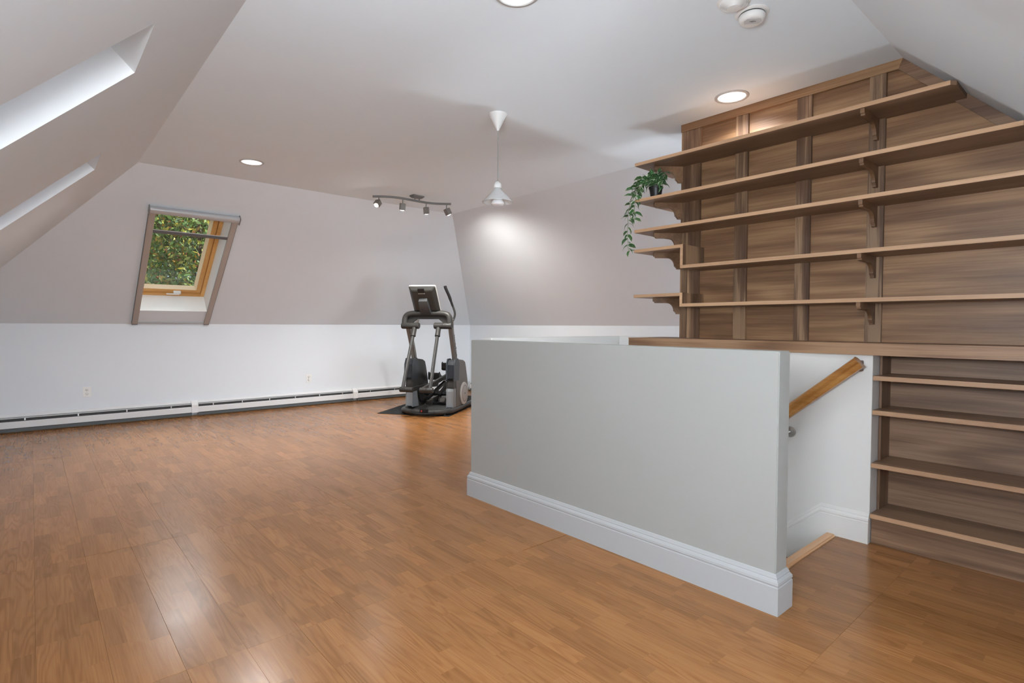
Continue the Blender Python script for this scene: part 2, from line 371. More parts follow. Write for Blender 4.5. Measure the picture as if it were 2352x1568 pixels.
# left slope + knee, with two skylight wells
ll = math.hypot(1, SL)
uL = (0, 1, 0); vL = Vector((1, 0, SL))/ll; nL = Vector((-SL, 0, 1))/ll
lenL = (H-KZ)/SL*ll
def tl(x): return (x-XLK)*ll
skh = [(2.43, 2.97), (4.50, 5.02)]
X_SK0, X_SK1 = -.62, .365
Y00 = YD
wl = slab_with_holes(((XLK, YD, KZ), YFK-YD, lenL+.05), uL, vL, nL, [(a-YD, b-YD, tl(X_SK0), tl(X_SK1)) for a, b in skh], .04, M_WALL, 'wall_left')
struct(wl)
kn = mk('knee_panel', B(XLK-.12, XLK, YD, YFK, -.2, KZ), M_WALL, wl)
for idx, (a, b) in enumerate(skh):
    bm = bmesh.new(); O = Vector((XLK, 0, KZ)); d = .46
    t0, t1 = tl(X_SK0), tl(X_SK1)
    def pt(t, y, e): return O + vL*t + nL*e + Vector((0, y, 0))
    for (ta, ya, tb, yb) in ((t0+.001, a+.001, t0+.001, b-.001), (t0+.001, b-.001, t1-.001, b-.001), (t1-.001, b-.001, t1-.001, a+.001), (t1-.001, a+.001, t0+.001, a+.001)):
        quadface(bm, [pt(ta, ya, .0), pt(tb, yb, .0), pt(tb, yb, d+.03), pt(ta, ya, d+.03)])
    wn_ = struct(mk('window_%d' % (idx+2), bm, plain('skylight_well_paint', (.86, .865, .87), .5)), None)
    bm = bmesh.new()
    for (ta, tb, ya, yb) in ((t0, t0+.05, a, b), (t1-.05, t1, a, b), (t0, t1, a, a+.05), (t0, t1, b-.05, b)):
        vs = [bm.verts.new(pt(t, y, e)) for e in (d-.02, d+.04) for t, y in ((ta, ya), (tb, ya), (tb, yb), (ta, yb))]
        for f in ((0, 1, 2, 3), (7, 6, 5, 4), (0, 4, 5, 1), (1, 5, 6, 2), (2, 6, 7, 3), (3, 7, 4, 0)): bm.faces.new([vs[i] for i in f])
    mk('sash', bm, M_PINE, wn_)
    bm = bmesh.new(); quadface(bm, [pt(t0, a, d+.01), pt(t1, a, d+.01), pt(t1, b, d+.01), pt(t0, b, d+.01)])
    def glass_mat():
        if 'window_glass' in MATS: return MATS['window_glass']
        m = bpy.data.materials.new('window_glass'); m.use_nodes = True; n = m.node_tree; n.nodes.clear()
        tr = N(n, 'ShaderNodeBsdfTransparent'); tr.inputs[0].default_value = (.95, .97, .96, 1)
        gl = N(n, 'ShaderNodeBsdfGlossy'); gl.inputs['Roughness'].default_value = .02
        df = N(n, 'ShaderNodeBsdfDiffuse'); df.inputs[0].default_value = (.8, .8, .78, 1)
        fr = N(n, 'ShaderNodeValue'); fr.outputs[0].default_value = .07
        m1 = N(n, 'ShaderNodeMixShader'); L(n, fr.outputs[0], m1.inputs[0]); L(n, tr.outputs[0], m1.inputs[1]); L(n, gl.outputs[0], m1.inputs[2])
        # dust and dried rain on the pane
        g = N(n, 'ShaderNodeNewGeometry'); ns = N(n, 'ShaderNodeTexNoise'); ns.inputs['Scale'].default_value = 26; ns.inputs['Detail'].default_value = 6
        sv = N(n, 'ShaderNodeVectorMath', operation='MULTIPLY'); sv.inputs[1].default_value = (1.6, .35, .35); L(n, g.outputs['Position'], sv.inputs[0]); L(n, sv.outputs[0], ns.inputs['Vector'])
        rp = N(n, 'ShaderNodeValToRGB'); rp.color_ramp.elements[0].position = .38; rp.color_ramp.elements[1].position = .85
        rp.color_ramp.elements[0].color = (.0, .0, .0, 1); rp.color_ramp.elements[1].color = (.24, .24, .24, 1); L(n, ns.outputs['Fac'], rp.inputs[0])
        m2 = N(n, 'ShaderNodeMixShader'); L(n, rp.outputs[0], m2.inputs[0]); L(n, m1.outputs[0], m2.inputs[1]); L(n, df.outputs[0], m2.inputs[2])
        o = N(n, 'ShaderNodeOutputMaterial'); L(n, m2.outputs[0], o.inputs[0]); MATS['window_glass'] = m; return m
    mk('pane', bm, glass_mat(), wn_)

# far slope + knee wall with the roof window
lf = math.hypot(YFK-YF, H-KZ); vF = Vector((0, -(YFK-YF), H-KZ))/lf; nF = Vector((0, H-KZ, YFK-YF))/lf
WX0, WX1, WT0, WT1 = .930, 1.712, .257, 1.83
wf = struct(slab_with_holes(((XLK, YFK, KZ), XRK-XLK, lf+.04), (1, 0, 0), vF, nF, [(WX0-XLK, WX1-XLK, WT0, WT1)], .04, M_WALL, 'wall_far'))
mk('knee_panel', B(XLK-.12, XRK+.12, YFK, YFK+.12, -.2, KZ), M_WALL, wf)
# right-far slope + knee wall
lr = math.hypot(XRK-XR, H-KZ); vR = Vector((-(XRK-XR), 0, H-KZ))/lr; nR = Vector((H-KZ, 0, XRK-XR))/lr
wr = struct(slab_with_holes(((XRK, YNK, KZ), YFK-YNK, lr+.04), (0, 1, 0), vR, nR, [], .04, M_WALL, 'wall_right'))
mk('knee_panel', B(XRK, XRK+.12, YNK, YFK, -.2, KZ), M_WALL, wr)
# near slope (seen at top right) + its knee wall, from the dormer on
ln = math.hypot(1, SN); vN = Vector((0, 1, SN))/ln; nN = Vector((0, -SN, 1))/ln
wn2 = struct(slab_with_holes(((XD, YNK, KZ), XRK-XD, (H-KZ)/SN*ln+.03), (1, 0, 0), vN, nN, [], .04, M_CEIL, 'wall_near'))
mk('knee_panel', B(XD, XRK, YNK-.12, YNK, -.2, KZ), M_WALL, wn2)
# unseen dormer cheek and window wall, added to light the room from behind
dc = struct(mk('wall_dormer', P_x([(YD, -.2), (YNK, -.2), (YNK, KZ), (YN, H), (YD, H)], XD, XD+.10), M_WALL))
bm = bmesh.new()
for r in rects_minus((XLK-.2, XD+.1, -.2, H+.1), (-.45, 2.15-.55, .80, 2.30)): box(bm, r[0], r[1], YD-.12, YD, r[2], r[3])
struct(mk('wall_back', bm, M_WALL))
w4 = holder('window_4')  # unseen window added to go with the fill from behind
bm = bmesh.new()
for r in rects_minus((-.45, 1.60, .80, 2.30), (-.38, 1.53, .87, 2.23)): box(bm, r[0], r[1], YD-.09, YD+.01, r[2], r[3])
box(bm, .555, .595, YD-.08, YD-.02, .87, 2.23)
mk('window_frame', bm, M_TRIM, w4)
mk('pane', B(-.38, 1.53, YD-.06, YD-.055, .87, 2.23), plain('frosted_pane', (.8, .82, .85), .6), w4)

# roof window in the far slope
win = holder('window_1')
KF = Vector((0, YFK, KZ))
def pf(x, t, e): return Vector((x, 0, 0)) + KF + vF*t + nF*e
def fbox(bm, x0, x1, t0, t1, e0, e1):
    vs = [bm.verts.new(pf(x, t, e)) for e in (e0, e1) for x, t in ((x0, t0), (x1, t0), (x1, t1), (x0, t1))]
    for f in ((0, 1, 2, 3), (7, 6, 5, 4), (0, 4, 5, 1), (1, 5, 6, 2), (2, 6, 7, 3), (3, 7, 4, 0)): bm.faces.new([vs[i] for i in f])
    return bm
bm = bmesh.new(); dF = .25
q_ = .001; w0_, w1_, u0_, u1_ = WX0+q_, WX1-q_, WT0+q_, WT1-q_
for (xa, ta, xb, tb) in ((w0_, u0_, w1_, u0_), (w1_, u0_, w1_, u1_), (w1_, u1_, w0_, u1_), (w0_, u1_, w0_, u0_)):
    quadface(bm, [pf(xa, ta, 0), pf(xb, tb, 0), pf(xb, tb, dF+.05), pf(xa, ta, dF+.05)])
mk('reveal', bm, plain('reveal_white', (.88, .88, .86), .5), win)
bm = bmesh.new(); FW = .042
fbox(bm, WX0, WX0+FW, WT0, WT1, dF, dF+.11); fbox(bm, WX1-FW, WX1, WT0, WT1, dF, dF+.11)
mk('window_frame', bm, M_PINE, win, bevel=.003)
bm = bmesh.new(); fbox(bm, WX0+FW, WX1-FW, WT0, WT0+FW, dF, dF+.11); fbox(bm, WX0+FW, WX1-FW, WT1-FW, WT1, dF, dF+.11)
mk('window_frame', bm, M_PINEX, win, bevel=.003)
a0, a1, b0, b1 = WX0+FW+.004, WX1-FW-.004, WT0+FW+.004, WT1-FW-.004; SWd = .052
sash = mk('sash', (lambda b: (fbox(b, a0, a0+SWd, b0, b1, dF+.02, dF+.10), fbox(b, a1-SWd, a1, b0, b1, dF+.02, dF+.10), b)[2])(bmesh.new()), M_PINE, win, bevel=.004)
mk('sash', (lambda b: (fbox(b, a0+SWd, a1-SWd, b0, b0+SWd, dF+.02, dF+.10), fbox(b, a0+SWd, a1-SWd, b1-SWd, b1, dF+.02, dF+.10), b)[2])(bmesh.new()), M_PINEX, win, bevel=.004)
c0, c1, d0, d1 = a0+SWd, a1-SWd, b0+SWd, b1-SWd; BW = .026
bm = bmesh.new()
for (xa, ta, xb, tb) in ((c0, d0, c1, d0), (c1, d0, c1, d1), (c1, d1, c0, d1), (c0, d1, c0, d0)):
    cx, ct = (c0+c1)/2, (d0+d1)/2
    inx = lambda x: x + BW*(1 if x < cx else -1)
    inn = lambda t: t + BW*(1 if t < ct else -1)
    quadface(bm, [pf(xa, ta, dF+.025), pf(xb, tb, dF+.025), pf(inx(xb), inn(tb), dF+.075), pf(inx(xa), inn(ta), dF+.075)])
mk('glazing_bead', bm, plain('pale_bead', (.86, .72, .50), .4), win)
bm = bmesh.new(); quadface(bm, [pf(c0, d0, dF+.075), pf(c1, d0, dF+.075), pf(c1, d1, dF+.075), pf(c0, d1, dF+.075)])
mk('pane', bm, glass_mat(), win)
hb = bmesh.new(); fbox(hb, 1.28, 1.42, b0+.012, b0+.028, dF-.035, dF-.020); fbox(hb, 1.36, 1.44, b0+.006, b0+.036, dF-.02, dF+.022)
mk('handle', hb, M_WPAINT, win, bevel=.003, label='white window handle')
# outside flashing so that the wall's cut edge is closed
bm = bmesh.new()
for r in rects_minus((WX0-.03, WX1+.03, WT0-.03, WT1+.03), (WX0+.0005, WX1-.0005, WT0+.0005, WT1-.0005)):
    fbox(bm, r[0], r[1], r[2], r[3], .03, dF+.11)
mk('outer_kerb', bm, plain('kerb_grey', (.2, .2, .21), .5), win)

# ------------------------------------------------------------------ half wall, stairwell walls, baseboards
HWT = 1.097
bm = B(HX0, HX1, .985, EY1, -.2, HWT)
hw = struct(mk('wall_half', bm, M_HALF, bevel=.004), 'low grey wall in front of the stairs')
bm = B(HX1, EX, EY0, EY1, -2.9, 1.11)
struct(mk('wall_stair_end', bm, M_WHITE, bevel=.003))
bm = B(EX-.10, EX, 2.335+.0, EY0, -2.9, 1.11)
struct(mk('wall_stair_back', bm, M_WHITE, bevel=.003))
bm = B(HX0, HX1, 1.0, EY1, -2.9, -.2)
struct(mk('wall_stair_left', bm, M_WHITE))
# wall under the counter beside the stairs, ends in a strip towards the room
bm = B(WX, 3.60, .975, 2.62, -2.9, 1.043)
box(bm, 3.60, EX-.10, 2.50, 2.62, -2.9, 1.043)
struct(mk('wall_stair_right', bm, M_WHITE, bevel=.002), 'white wall under the counter beside the stairs')
BP = [(0, 0), (.019, 0), (.019, .116), (.0165, .119), (.0165, .123), (.019, .127), (.018, .137), (.0125, .146), (.0095, .148), (.0095, .153), (.007, .158), (.004, .166), (0, .168)]
def baseboard(name, path, mat, parent=None):
    """profile swept along a floor polyline (list of (x, y)); profile grows to the right-hand side of travel; mitred"""
    bm = bmesh.new(); P = [Vector((p[0], p[1])) for p in path]; rings = []
    nrm = []
    for a, b in zip(P, P[1:]):
        d = (b-a).normalized(); nrm.append(Vector((d.y, -d.x)))
    for i, p in enumerate(P):
        if i == 0: m = nrm[0]
        elif i == len(P)-1: m = nrm[-1]
        else:
            m = nrm[i-1]+nrm[i]; m = m/(m.dot(nrm[i]))
        z = path[i][2] if len(path[i]) > 2 else 0
        rings.append([bm.verts.new((p.x+m.x*u, p.y+m.y*u, z+v)) for u, v in BP])
    k = len(BP)
    for a, b in zip(rings, rings[1:]):
        for i in range(k): bm.faces.new((a[i], a[(i+1) % k], b[(i+1) % k], b[i]))
    bm.faces.new(rings[0]); bm.faces.new(rings[-1][::-1])
    return mk(name, bm, mat, parent)
def bb(name, pts, mat):
    o = baseboard(name, pts, mat); o['kind'] = 'structure'; return o
bb('baseboard_half_wall', [(HX1+.4, EY1), (HX0, EY1), (HX0, .985), (HX1, .985), (HX1, 1.115)], M_TRIM)
bb('baseboard_stair_top', [(WX+.0, 1.1885, 0), (WX, .975, 0)], M_WHITE)
# raking skirt that follows the stairs down
SLOPE = .87
bm = bmesh.new(); k = len(BP); rings = []
for (y, z) in ((1.188, 0), (1.222, 0), (2.62, -(2.62-1.222)*SLOPE)):
    ring = []
    for u, v in BP: ring.append(bm.verts.new((WX-u, y, z+v if v > 0 else z-.30)))
    rings.append(ring)
for q0, q1 in zip(rings, rings[1:]):
    for i in range(k): bm.faces.new((q0[i], q0[(i+1) % k], q1[(i+1) % k], q1[i]))
bm.faces.new(rings[0]); bm.faces.new(rings[-1][::-1])
struct(mk('baseboard_stair_rake', bm, M_WHITE))

# stairs
st = struct(holder('stairs'))
RISE, RUN = .2045, .235
M_TREAD = wood('dark_tread', (.10, .06, .04), (.19, .12, .08), (.27, .18, .12), 'X', ring=8, contrast=.6)
for i in range(8):
    z = -RISE*(i+1); y = WYE + RUN*i
    xr = WX-.021
    if y+RUN > EY0: break
    mk('tread', B(HX1+.002, xr, y-.005, y+RUN+.02, z-.03, z), M_TREAD, st, bevel=.006)
    mk('riser', B(HX1+.002, xr, y-.010, y+.003, z+.002, z+RISE-.032), M_WHITE, st)
# nosing at the top of the stairs
ns_ = mk('trim_1', B(HX1+.002, WX-.020, 1.132, 1.186, -.028, .012), M_NOSE, bevel=.008, seg=3); struct(ns_, 'pale oak nosing at the top of the stairs')
add_light('stairwell_uplight', 'AREA', (3.1, 2.2, -1.5), 300, (.90, .955, 1), target=(3.0, 1.9, 1.0), shape='RECTANGLE', size=.8, size_y=1.3)  # added light rising from the stairwell, its source unseen

# handrail
hr = thing('handrail', 'orange oak handrail sloping down the white wall beside the stairs', 'handrail', (0, 0, 0))
prof = [(-.022, -.030), (.022, -.030), (.026, -.022), (.019, -.012), (.019, -.002), (.030, .008), (.032, .020), (.024, .032), (.010, .037), (-.010, .037), (-.024, .032), (-.032, .020), (-.030, .008), (-.019, -.002), (-.019, -.012), (-.026, -.022)]
RX = 3.405
def rz(y): return 1.005 - (y-1.015)*.85
bm = bmesh.new(); sl = Vector((0, 1, -.85)).normalized(); upv = Vector((0, .85, 1)).normalized()
rings = []
for y in (1.015, 2.60):
    c = Vector((RX, y, rz(y))); rings.append([bm.verts.new(c+Vector((a, 0, 0))+upv*b) for a, b in prof])
k = len(prof)
for i in range(k): bm.faces.new((rings[0][i], rings[0][(i+1) % k], rings[1][(i+1) % k], rings[1][i]))
bm.faces.new(rings[0]); bm.faces.new(rings[1][::-1])
mk('rail', bm, M_OAK, hr, bevel=.002)
bm = B(RX+.026, WX, 1.018, 1.060, rz(1.04)-.030, rz(1.04)+.030)
mk('rail_return', bm, wood('dark_end_grain', (.10, .045, .02), (.17, .085, .04), (.24, .13, .065), 'X', ring=10), hr, bevel=.003)
for yb in (1.404, 2.3):
    zz = rz(yb)
    b_ = mk('rail_bracket', tube(bmesh.new(), smooth_path([(WX-.012, yb, zz-.115), (WX-.045, yb, zz-.110), (RX, yb, zz-.07), (RX, yb, zz-.03)]), .008), plain('brushed_nickel', (.62, .61, .59), .3, 1), hr, smooth=True)
    mk('rosette', lathe(bmesh.new(), [(.034, -.001), (.034, -.005), (.030, -.010), (.012, -.013), (.0005, -.013)], (WX, yb, zz-.115), axis='X'), MATS['brushed_nickel'], b_, smooth=True)

# ================================================================== WALNUT BOOKCASE
CX, PXF, PXB = WX, 3.75, 3.77       # shelf front, stile face, panel face
YE = 2.335                          # chase end
YR = YNK+.02                        # right end of the built-in (beyond the frame)
def roof_y(z): return YN - (H-z)/SN  # the near slope at height z
# chase behind the panelling (drywall) is a wall of the room
pts = [(YNK+.0, 1.05), (YNK, KZ), (YN, H), (YE-.005, H), (YE-.005, 1.05)]
wc = struct(mk('wall_chase', P_x([(YNK, 1.112), (YNK, KZ), (YN, H), (YE-.005, H), (YE-.005, 1.112)], 3.80, 3.94), M_WALL))
mk('lower_wall', B(3.80, 3.849, YNK, 2.50, -.2, 1.042), M_WALL, wc)
ub = thing('bookcase', 'tall walnut bookcase wall of panels with five long shelves under the slope', 'bookcase', (3.77, 1.2, 1.11))
UBL = Vector(ub.location)
def part(name, bm, mat, parent, **kw):
    """mesh given in world coordinates, parented to a placed thing"""
    bmesh.ops.translate(bm, verts=bm.verts, vec=-Vector(parent.location))
    return mk(name, bm, mat, parent, **kw)
ST = [(YE, 2.188), (1.92, 1.83), (1.508, 1.418), (1.10, 1.015), (.12, .03)]
CT = 1.11; RZ = 2.668
# panels between the stiles
edges = [(ST[0][1]-.0, ST[1][0]), (ST[1][1], ST[2][0]), (ST[2][1], ST[3][0]), (ST[3][1], ST[4][0]), (ST[4][1], YR)]
for a, b_ in edges:
    a2, b2 = a+.006, b_-.006
    ptl = [(b2, CT), (a2, CT)]
    def top(y): return min(RZ+.01, H-(YN-y)*SN-.03)
    ys = sorted({a2, b2} | ({.90} if b2 < .90 < a2 else set()), reverse=True)
    ptl += [(y, top(y)) for y in ys]
    part('panel', P_x(ptl, PXB, PXB+.012), M_WY, ub)
for i, (a, b_) in enumerate(ST):
    z1 = min(RZ, H-(YN-(a+b_)/2)*SN-.07)
    if i == 0:
        part('stile', B(PXF, PXB+.012, a-.048, a, CT, RZ), M_WZ, ub, bevel=.0015)
        # the stile is cut round the two stepped shelves
        part('stile', B(PXF+.0005, PXB+.012, b_, a-.049, CT, RZ), M_WZ, ub, bevel=.0015)
    else: part('stile', B(PXF, PXB+.012, b_, a, CT, z1), M_WZ, ub, bevel=.0015)
part('end_panel', B(PXF+.001, 3.94, YE-.004, YE+.012, CT, H-.001), M_WZ, ub, bevel=.001)
part('top_rail', P_x([(YE+.012, RZ), (YE+.012, H-.001), (YN+.002, H-.001), (YN+.022, RZ)], PXF-.006, PXB+.01), M_WRAIL, ub, bevel=.0015)
dz = .052*1.414
part('sloped_rail', P_x([(YN+.022-.0008, RZ), (YN+.0012, H-.002), (YR, H-(YN-YR)*SN-.003), (YR, H-(YN-YR)*SN-dz)], PXF-.004, PXB+.01), wood('walnut_sloped_rail', (.10, .052, .03), (.19, .108, .064), (.30, .18, .11), 'Y', ring=16), ub, bevel=.0015)
TH = .023
def bracket_bm(L_=.245, Hh=.122, T=.021):
    """profile in (a, z): a from the wall outwards, z down from the shelf"""
    pr = [(0, 0), (L_, 0), (L_, -.026), (L_-.010, -.028), (L_-.012, -.036), (L_-.016, -.038)]
    cx, cz, r = .0, 0, 0
    for k in range(9):
        t = k/8*PI/2
        pr.append((L_*.50-(L_*.50-.052)*math.sin(t), -.038-.062*(1-math.cos(t))))
    pr += [(.044, -.104), (.042, -.110), (.036, -.112), (.034, -Hh), (0, -Hh)]
    return pr, T
def add_bracket(origin, ang, L_, parent, z):
    pr, T = bracket_bm(L_)
    c, s = math.cos(ang), math.sin(ang)
    f = lambda side: (lambda a, b: (origin[0]+a*c-side*s, origin[1]+a*s+side*c, z+b))
    bm = prism(bmesh.new(), pr, f(-T/2), f(T/2))
    return part('bracket', bm, M_WBR, parent, bevel=.0012)
SH = [(2.432, None), (2.159, None), (1.929, None), (1.632, 1.779), (1.360, 1.437)]
WINGY, WINGX = 2.575, 3.99
for z, zw in SH:
    yr = max(roof_y(z)+.004, YR)
    if zw is None:
        # one board: long run plus the wing that wraps round the chase end
        ol = [(CX+.004, WINGY), (CX+.004, yr+.02 if yr > YR else yr), (CX+.030, yr) if yr > YR else (CX+.031, yr), (PXB-.001, yr), (PXB-.001, YE+.013), (WINGX, YE+.013), (WINGX, WINGY)]
        sh = part('shelf', P_z(ol, z-TH, z), M_WS, ub, bevel=.001)
        part('edge_band', B(CX, CX+.0042, (yr+.02 if yr > YR else yr), WINGY, z-TH+.0005, z-.0005), M_WE, ub)
        wz = z
    else:
        part('shelf', B(CX+.004, PXB-.001, yr, 2.158+.0, z-TH, z), M_WS, ub, bevel=.001)
        part('edge_band', B(CX, CX+.0042, yr, 2.178, z-TH+.0005, z-.0005), M_WE, ub)
        part('step_board', B(CX+.004, PXB-.001, 2.158, 2.178, z-TH, zw), M_WZ, ub, bevel=.001)
        part('edge_band', B(CX, CX+.0042, 2.158, 2.178, z-.0005, zw-.0005), M_WE, ub)
        ol = [(CX+.004, WINGY), (CX+.004, 2.178), (PXF-.001, 2.178), (PXF-.001, YE+.013), (WINGX, YE+.013), (WINGX, WINGY)]
        part('shelf', P_z(ol, zw-TH, zw), M_WS, ub, bevel=.001)
        part('edge_band', B(CX, CX+.0042, 2.178, WINGY, zw-TH+.0005, zw-.0005), M_WE, ub)
        wz = zw
    add_bracket((PXF, 1.056), PI, .262, ub, z-TH)
    add_bracket((PXF, .075), PI, .262, ub, z-TH)
    add_bracket((PXF+.002, YE+.004), PI-math.radians(40), .212, ub, wz-TH)

# counter
ct = tag(mk('countertop', P_z([(CX-.020, 2.604), (CX-.020, YR), (3.79, YR), (3.79, YE-.006), (3.955, YE-.006), (3.955, 2.604)][::1], 1.044, 1.110), M_WTOP, bevel=.003), 'thick walnut countertop running under the tall bookcase and over the stairs', 'countertop')
# lower bookcase
LBX = 3.485
lb = thing('low_bookcase', 'low open walnut bookcase under the countertop right of the stairs', 'bookcase', (3.6, .2, 0))
LY1 = .974
M_LB = wood('walnut_low_back', (.11, .06, .034), (.20, .115, .067), (.30, .185, .115), 'Y', ring=26)
part('side_panel', B(3.60, 3.775, LY1-.012, LY1, 0, 1.043), wood('walnut_low_side', (.11, .06, .034), (.20, .115, .067), (.30, .185, .115), 'Z', ring=14), lb)
part('side_panel', B(3.50, 3.775, YR, YR+.018, 0, 1.043), MATS['walnut_low_side'], lb)
part('back_panel', B(3.762, 3.775, YR+.018, LY1-.012, 0, 1.043), M_LB, lb)
part('divider', B(3.50, 3.762, .075-.01, .075+.01, .17, 1.043), MATS['walnut_low_side'], lb)
part('plinth', B(3.495, 3.513, YR, LY1-.004, 0.001, .143), M_LB, lb, bevel=.001)
for z in (.931, .742, .449, .168):
    part('shelf', B(CX+.004, 3.762, YR+.018, LY1-.0015, z-.025, z), M_WS, lb, bevel=.001)
    part('edge_band', B(CX, CX+.0042, YR+.018, LY1-.0015, z-.0245, z-.0005), wood('walnut_low_edge', (.30, .16, .09), (.42, .245, .14), (.52, .33, .20), 'Y', ring=8, contrast=.7), lb)

# ================================================================== HEATERS
M_HW = plain('heater_enamel', (.70, .70, .705), .4, var=.01)
M_HD = plain('heater_dark', (.035, .037, .04), .6)
M_HF = plain('heater_lower', (.085, .095, .10), .5)
def heater(length, label, name='baseboard_heater', clip0=True, clip1=True, clips=6):
    t = thing(name, label, 'heater', group='baseboard heater sections')
    # local: x along, y = 0 at wall, grows into the room as -y
    mk('back_panel', P_x([(-.002, .012), (-.006, .012), (-.006, .186), (-.030, .178), (-.030, .175), (-.002, .185), (-.0, .198)], 0, length), M_HW, t)
    mk('top_lip', P_x([(-.0005, .188), (-.014, .186), (-.0325, .172), (-.034, .174), (-.015, .192), (-.0005, .202)], 0, length), M_HW, t)
    mk('fin_core', B(.01, length-.01, -.055, -.012, .03, .150), M_HD, t)
    mk('damper', P_x([(-.036, .160), (-.060, .160), (-.060, .164), (-.036, .164)], 0, length), M_HW, t)
    mk('front_panel', P_x([(-.064, .060), (-.070, .056), (-.070, .122), (-.064, .128), (-.060, .128), (-.066, .121), (-.066, .062)], 0, length), M_HW, t, bevel=0)
    mk('lower_channel', B(0, length, -.058, -.030, .014, .050), M_HF, t)
    for i in range(clips):
        x = length*(i+.5)/clips
        mk('damper_clip', B(x-.006, x+.006, -.066, -.058, .134, .160), plain('clip_steel', (.6, .6, .6), .4, .6), t)
    return t
def joint(label):
    return mk('joint_cover', P_x([(0, .05), (-.0735, .05), (-.0735, .150), (-.045, .186), (-.010, .204), (0, .204)], 0, .075), plain('joint_cover_white', (.74, .74, .74), .35), None, bevel=.002)
for x0, x1, lab, cl in ((XLK+.02, 1.555, 'long white baseboard heater section under the roof window, with outlet above its middle', 5), (1.625, 3.775, 'white baseboard heater section in the middle of the window wall', 6), (3.845, XRK-.08, 'white baseboard heater section behind the elliptical trainer', 5)):
    t = heater(x1-x0, lab, clips=cl); t.location = (x0, YFK-.0005, 0)
    del t['group']
for x0, lab in ((1.552, 'white joint cover on the heater right of the roof window'), (3.772, 'white joint cover on the heater left of the elliptical trainer')):
    o = joint(lab); o.location = (x0, YFK-.0005, 0); tag(o, lab, 'heater cover')
t = heater(4.6, 'baseboard heater on the far right wall, mostly hidden behind the low grey wall', clips=10); del t['group']
t.rotation_euler = (0, 0, -PI/2); t.location = (XRK-.0005, YFK-.09, 0)
bb('baseboard_far', [(XLK, YFK-.001), (XRK, YFK-.001)], plain('bare_wood_strip', (.20, .11, .05), .7)) if False else None
struct(mk('trim_2', B(XLK, XRK, YFK-.03, YFK-.0005, 0.0002, .013), plain('bare_wood_strip', (.22, .12, .055), .7), bevel=.001))

# outlets
def outlet(x, label, plug):
    t = thing('wall_outlet', label, 'outlet', (x, YFK-.0005, .401))
    mk('plate', B(-.039, .039, -.006, 0, -.060, .060), M_WPAINT, t, bevel=.002)
    for zz, closed in ((.022, not plug), (-.022, True)):
        s = mk('socket', lathe(bmesh.new(), [(.0005, -.0085), (.0145, -.0085), (.0165, -.0075), (.0165, -.005)], (0, 0, zz), seg=24, axis='Y'), M_WPAINT if closed else plain('socket_face', (.68, .68, .66), .4), t, smooth=True)
        if closed:
            mk('safety_cap', B(-.013, .013, -.0135, -.0085, zz-.011, zz+.011), plain('cap_plastic', (.78, .78, .77), .3), s, bevel=.003)
        else:
            bm = B(-.0075, -.0055, -.0092, -.0084, zz-.002, zz+.007); box(bm, .0055, .0075, -.0092, -.0084, zz-.002, zz+.006); lathe(bm, [(.0005, -.0091), (.0024, -.0091), (.0024, -.0084)], (0, 0, zz-.008), 8, 'Y')
            mk('slots', bm, M_HD, s, kind='stuff')
    mk('screw', lathe(bmesh.new(), [(.0003, -.0075), (.0028, -.0070), (.003, -.006)], (0, 0, 0), 10, 'Y'), M_WPAINT, t)
    return t
outlet(.483, 'white wall outlet below and left of the roof window, one socket capped', True)
outlet(3.100, 'white wall outlet between the roof window and the elliptical trainer', False)

# ================================================================== BLIND ON THE ROOF WINDOW
bl = thing('roof_window_blind', 'grey roller blind frame around the roof window, fully rolled up', 'blind')
M_RAIL = plain('blind_rail_taupe', (.42, .36, .32), .5); M_BOX = plain('blind_box_grey', (.50, .51, .525), .35, .3); M_DK = plain('blind_dark_grey', (.16, .17, .18), .4, .3)
tT = 1.865
for x0, x1 in ((.925, .985), (1.708, 1.766)):
    r_ = mk('side_rail', fbox(bmesh.new(), x0, x1, .030, tT, -.030, -.001), M_RAIL, bl, bevel=.003)
    xe = (x0-.002) if x0 < 1.2 else (x1-.001)
    mk('rail_side_strip', fbox(bmesh.new(), xe, xe+.003, .034, tT, -.029, -.002), M_DK, r_)
    mk('end_cap', fbox(bmesh.new(), x0-.001, x1+.001, .020, .032, -.031, -.001), M_DK, bl, bevel=.002)
bm = bmesh.new(); prof = [(-.0, 0), (-.055, -.002)]
ring_pts = [(tT+.040*math.cos(a)+.02, -.034+.034*math.sin(a)) for a in [i/14*2*PI for i in range(14)]]
a_ = [bm.verts.new(pf(.925, t, e)) for t, e in ring_pts]; c_ = [bm.verts.new(pf(1.768, t, e)) for t, e in ring_pts]
bm.faces.new(a_); bm.faces.new(c_[::-1])
for i in range(14): bm.faces.new((a_[i], a_[(i+1) % 14], c_[(i+1) % 14], c_[i]))
mk('headbox', bm, M_BOX, bl, smooth=True)
for x0, x1 in ((.918, .926), (1.767, 1.775)):
    mk('headbox_cap', fbox(bmesh.new(), x0, x1, tT-.03, tT+.066, -.074, -.001), plain('cap_grey', (.27, .28, .28), .45), bl, bevel=.006)
mk('pull_bar', fbox(bmesh.new(), .984, 1.709, 1.553, 1.590, -.022, -.004), M_DK, bl, bevel=.005)
mk('fabric_hem', fbox(bmesh.new(), .984, 1.709, 1.590, 1.600, -.012, -.008), plain('blind_hem', (.55, .55, .56), .6), bl)
mk('bottom_rail', fbox(bmesh.new(), .984, 1.709, .030, .046, -.018, -.001), plain('blind_bottom_grey', (.42, .43, .44), .4), bl, bevel=.002)

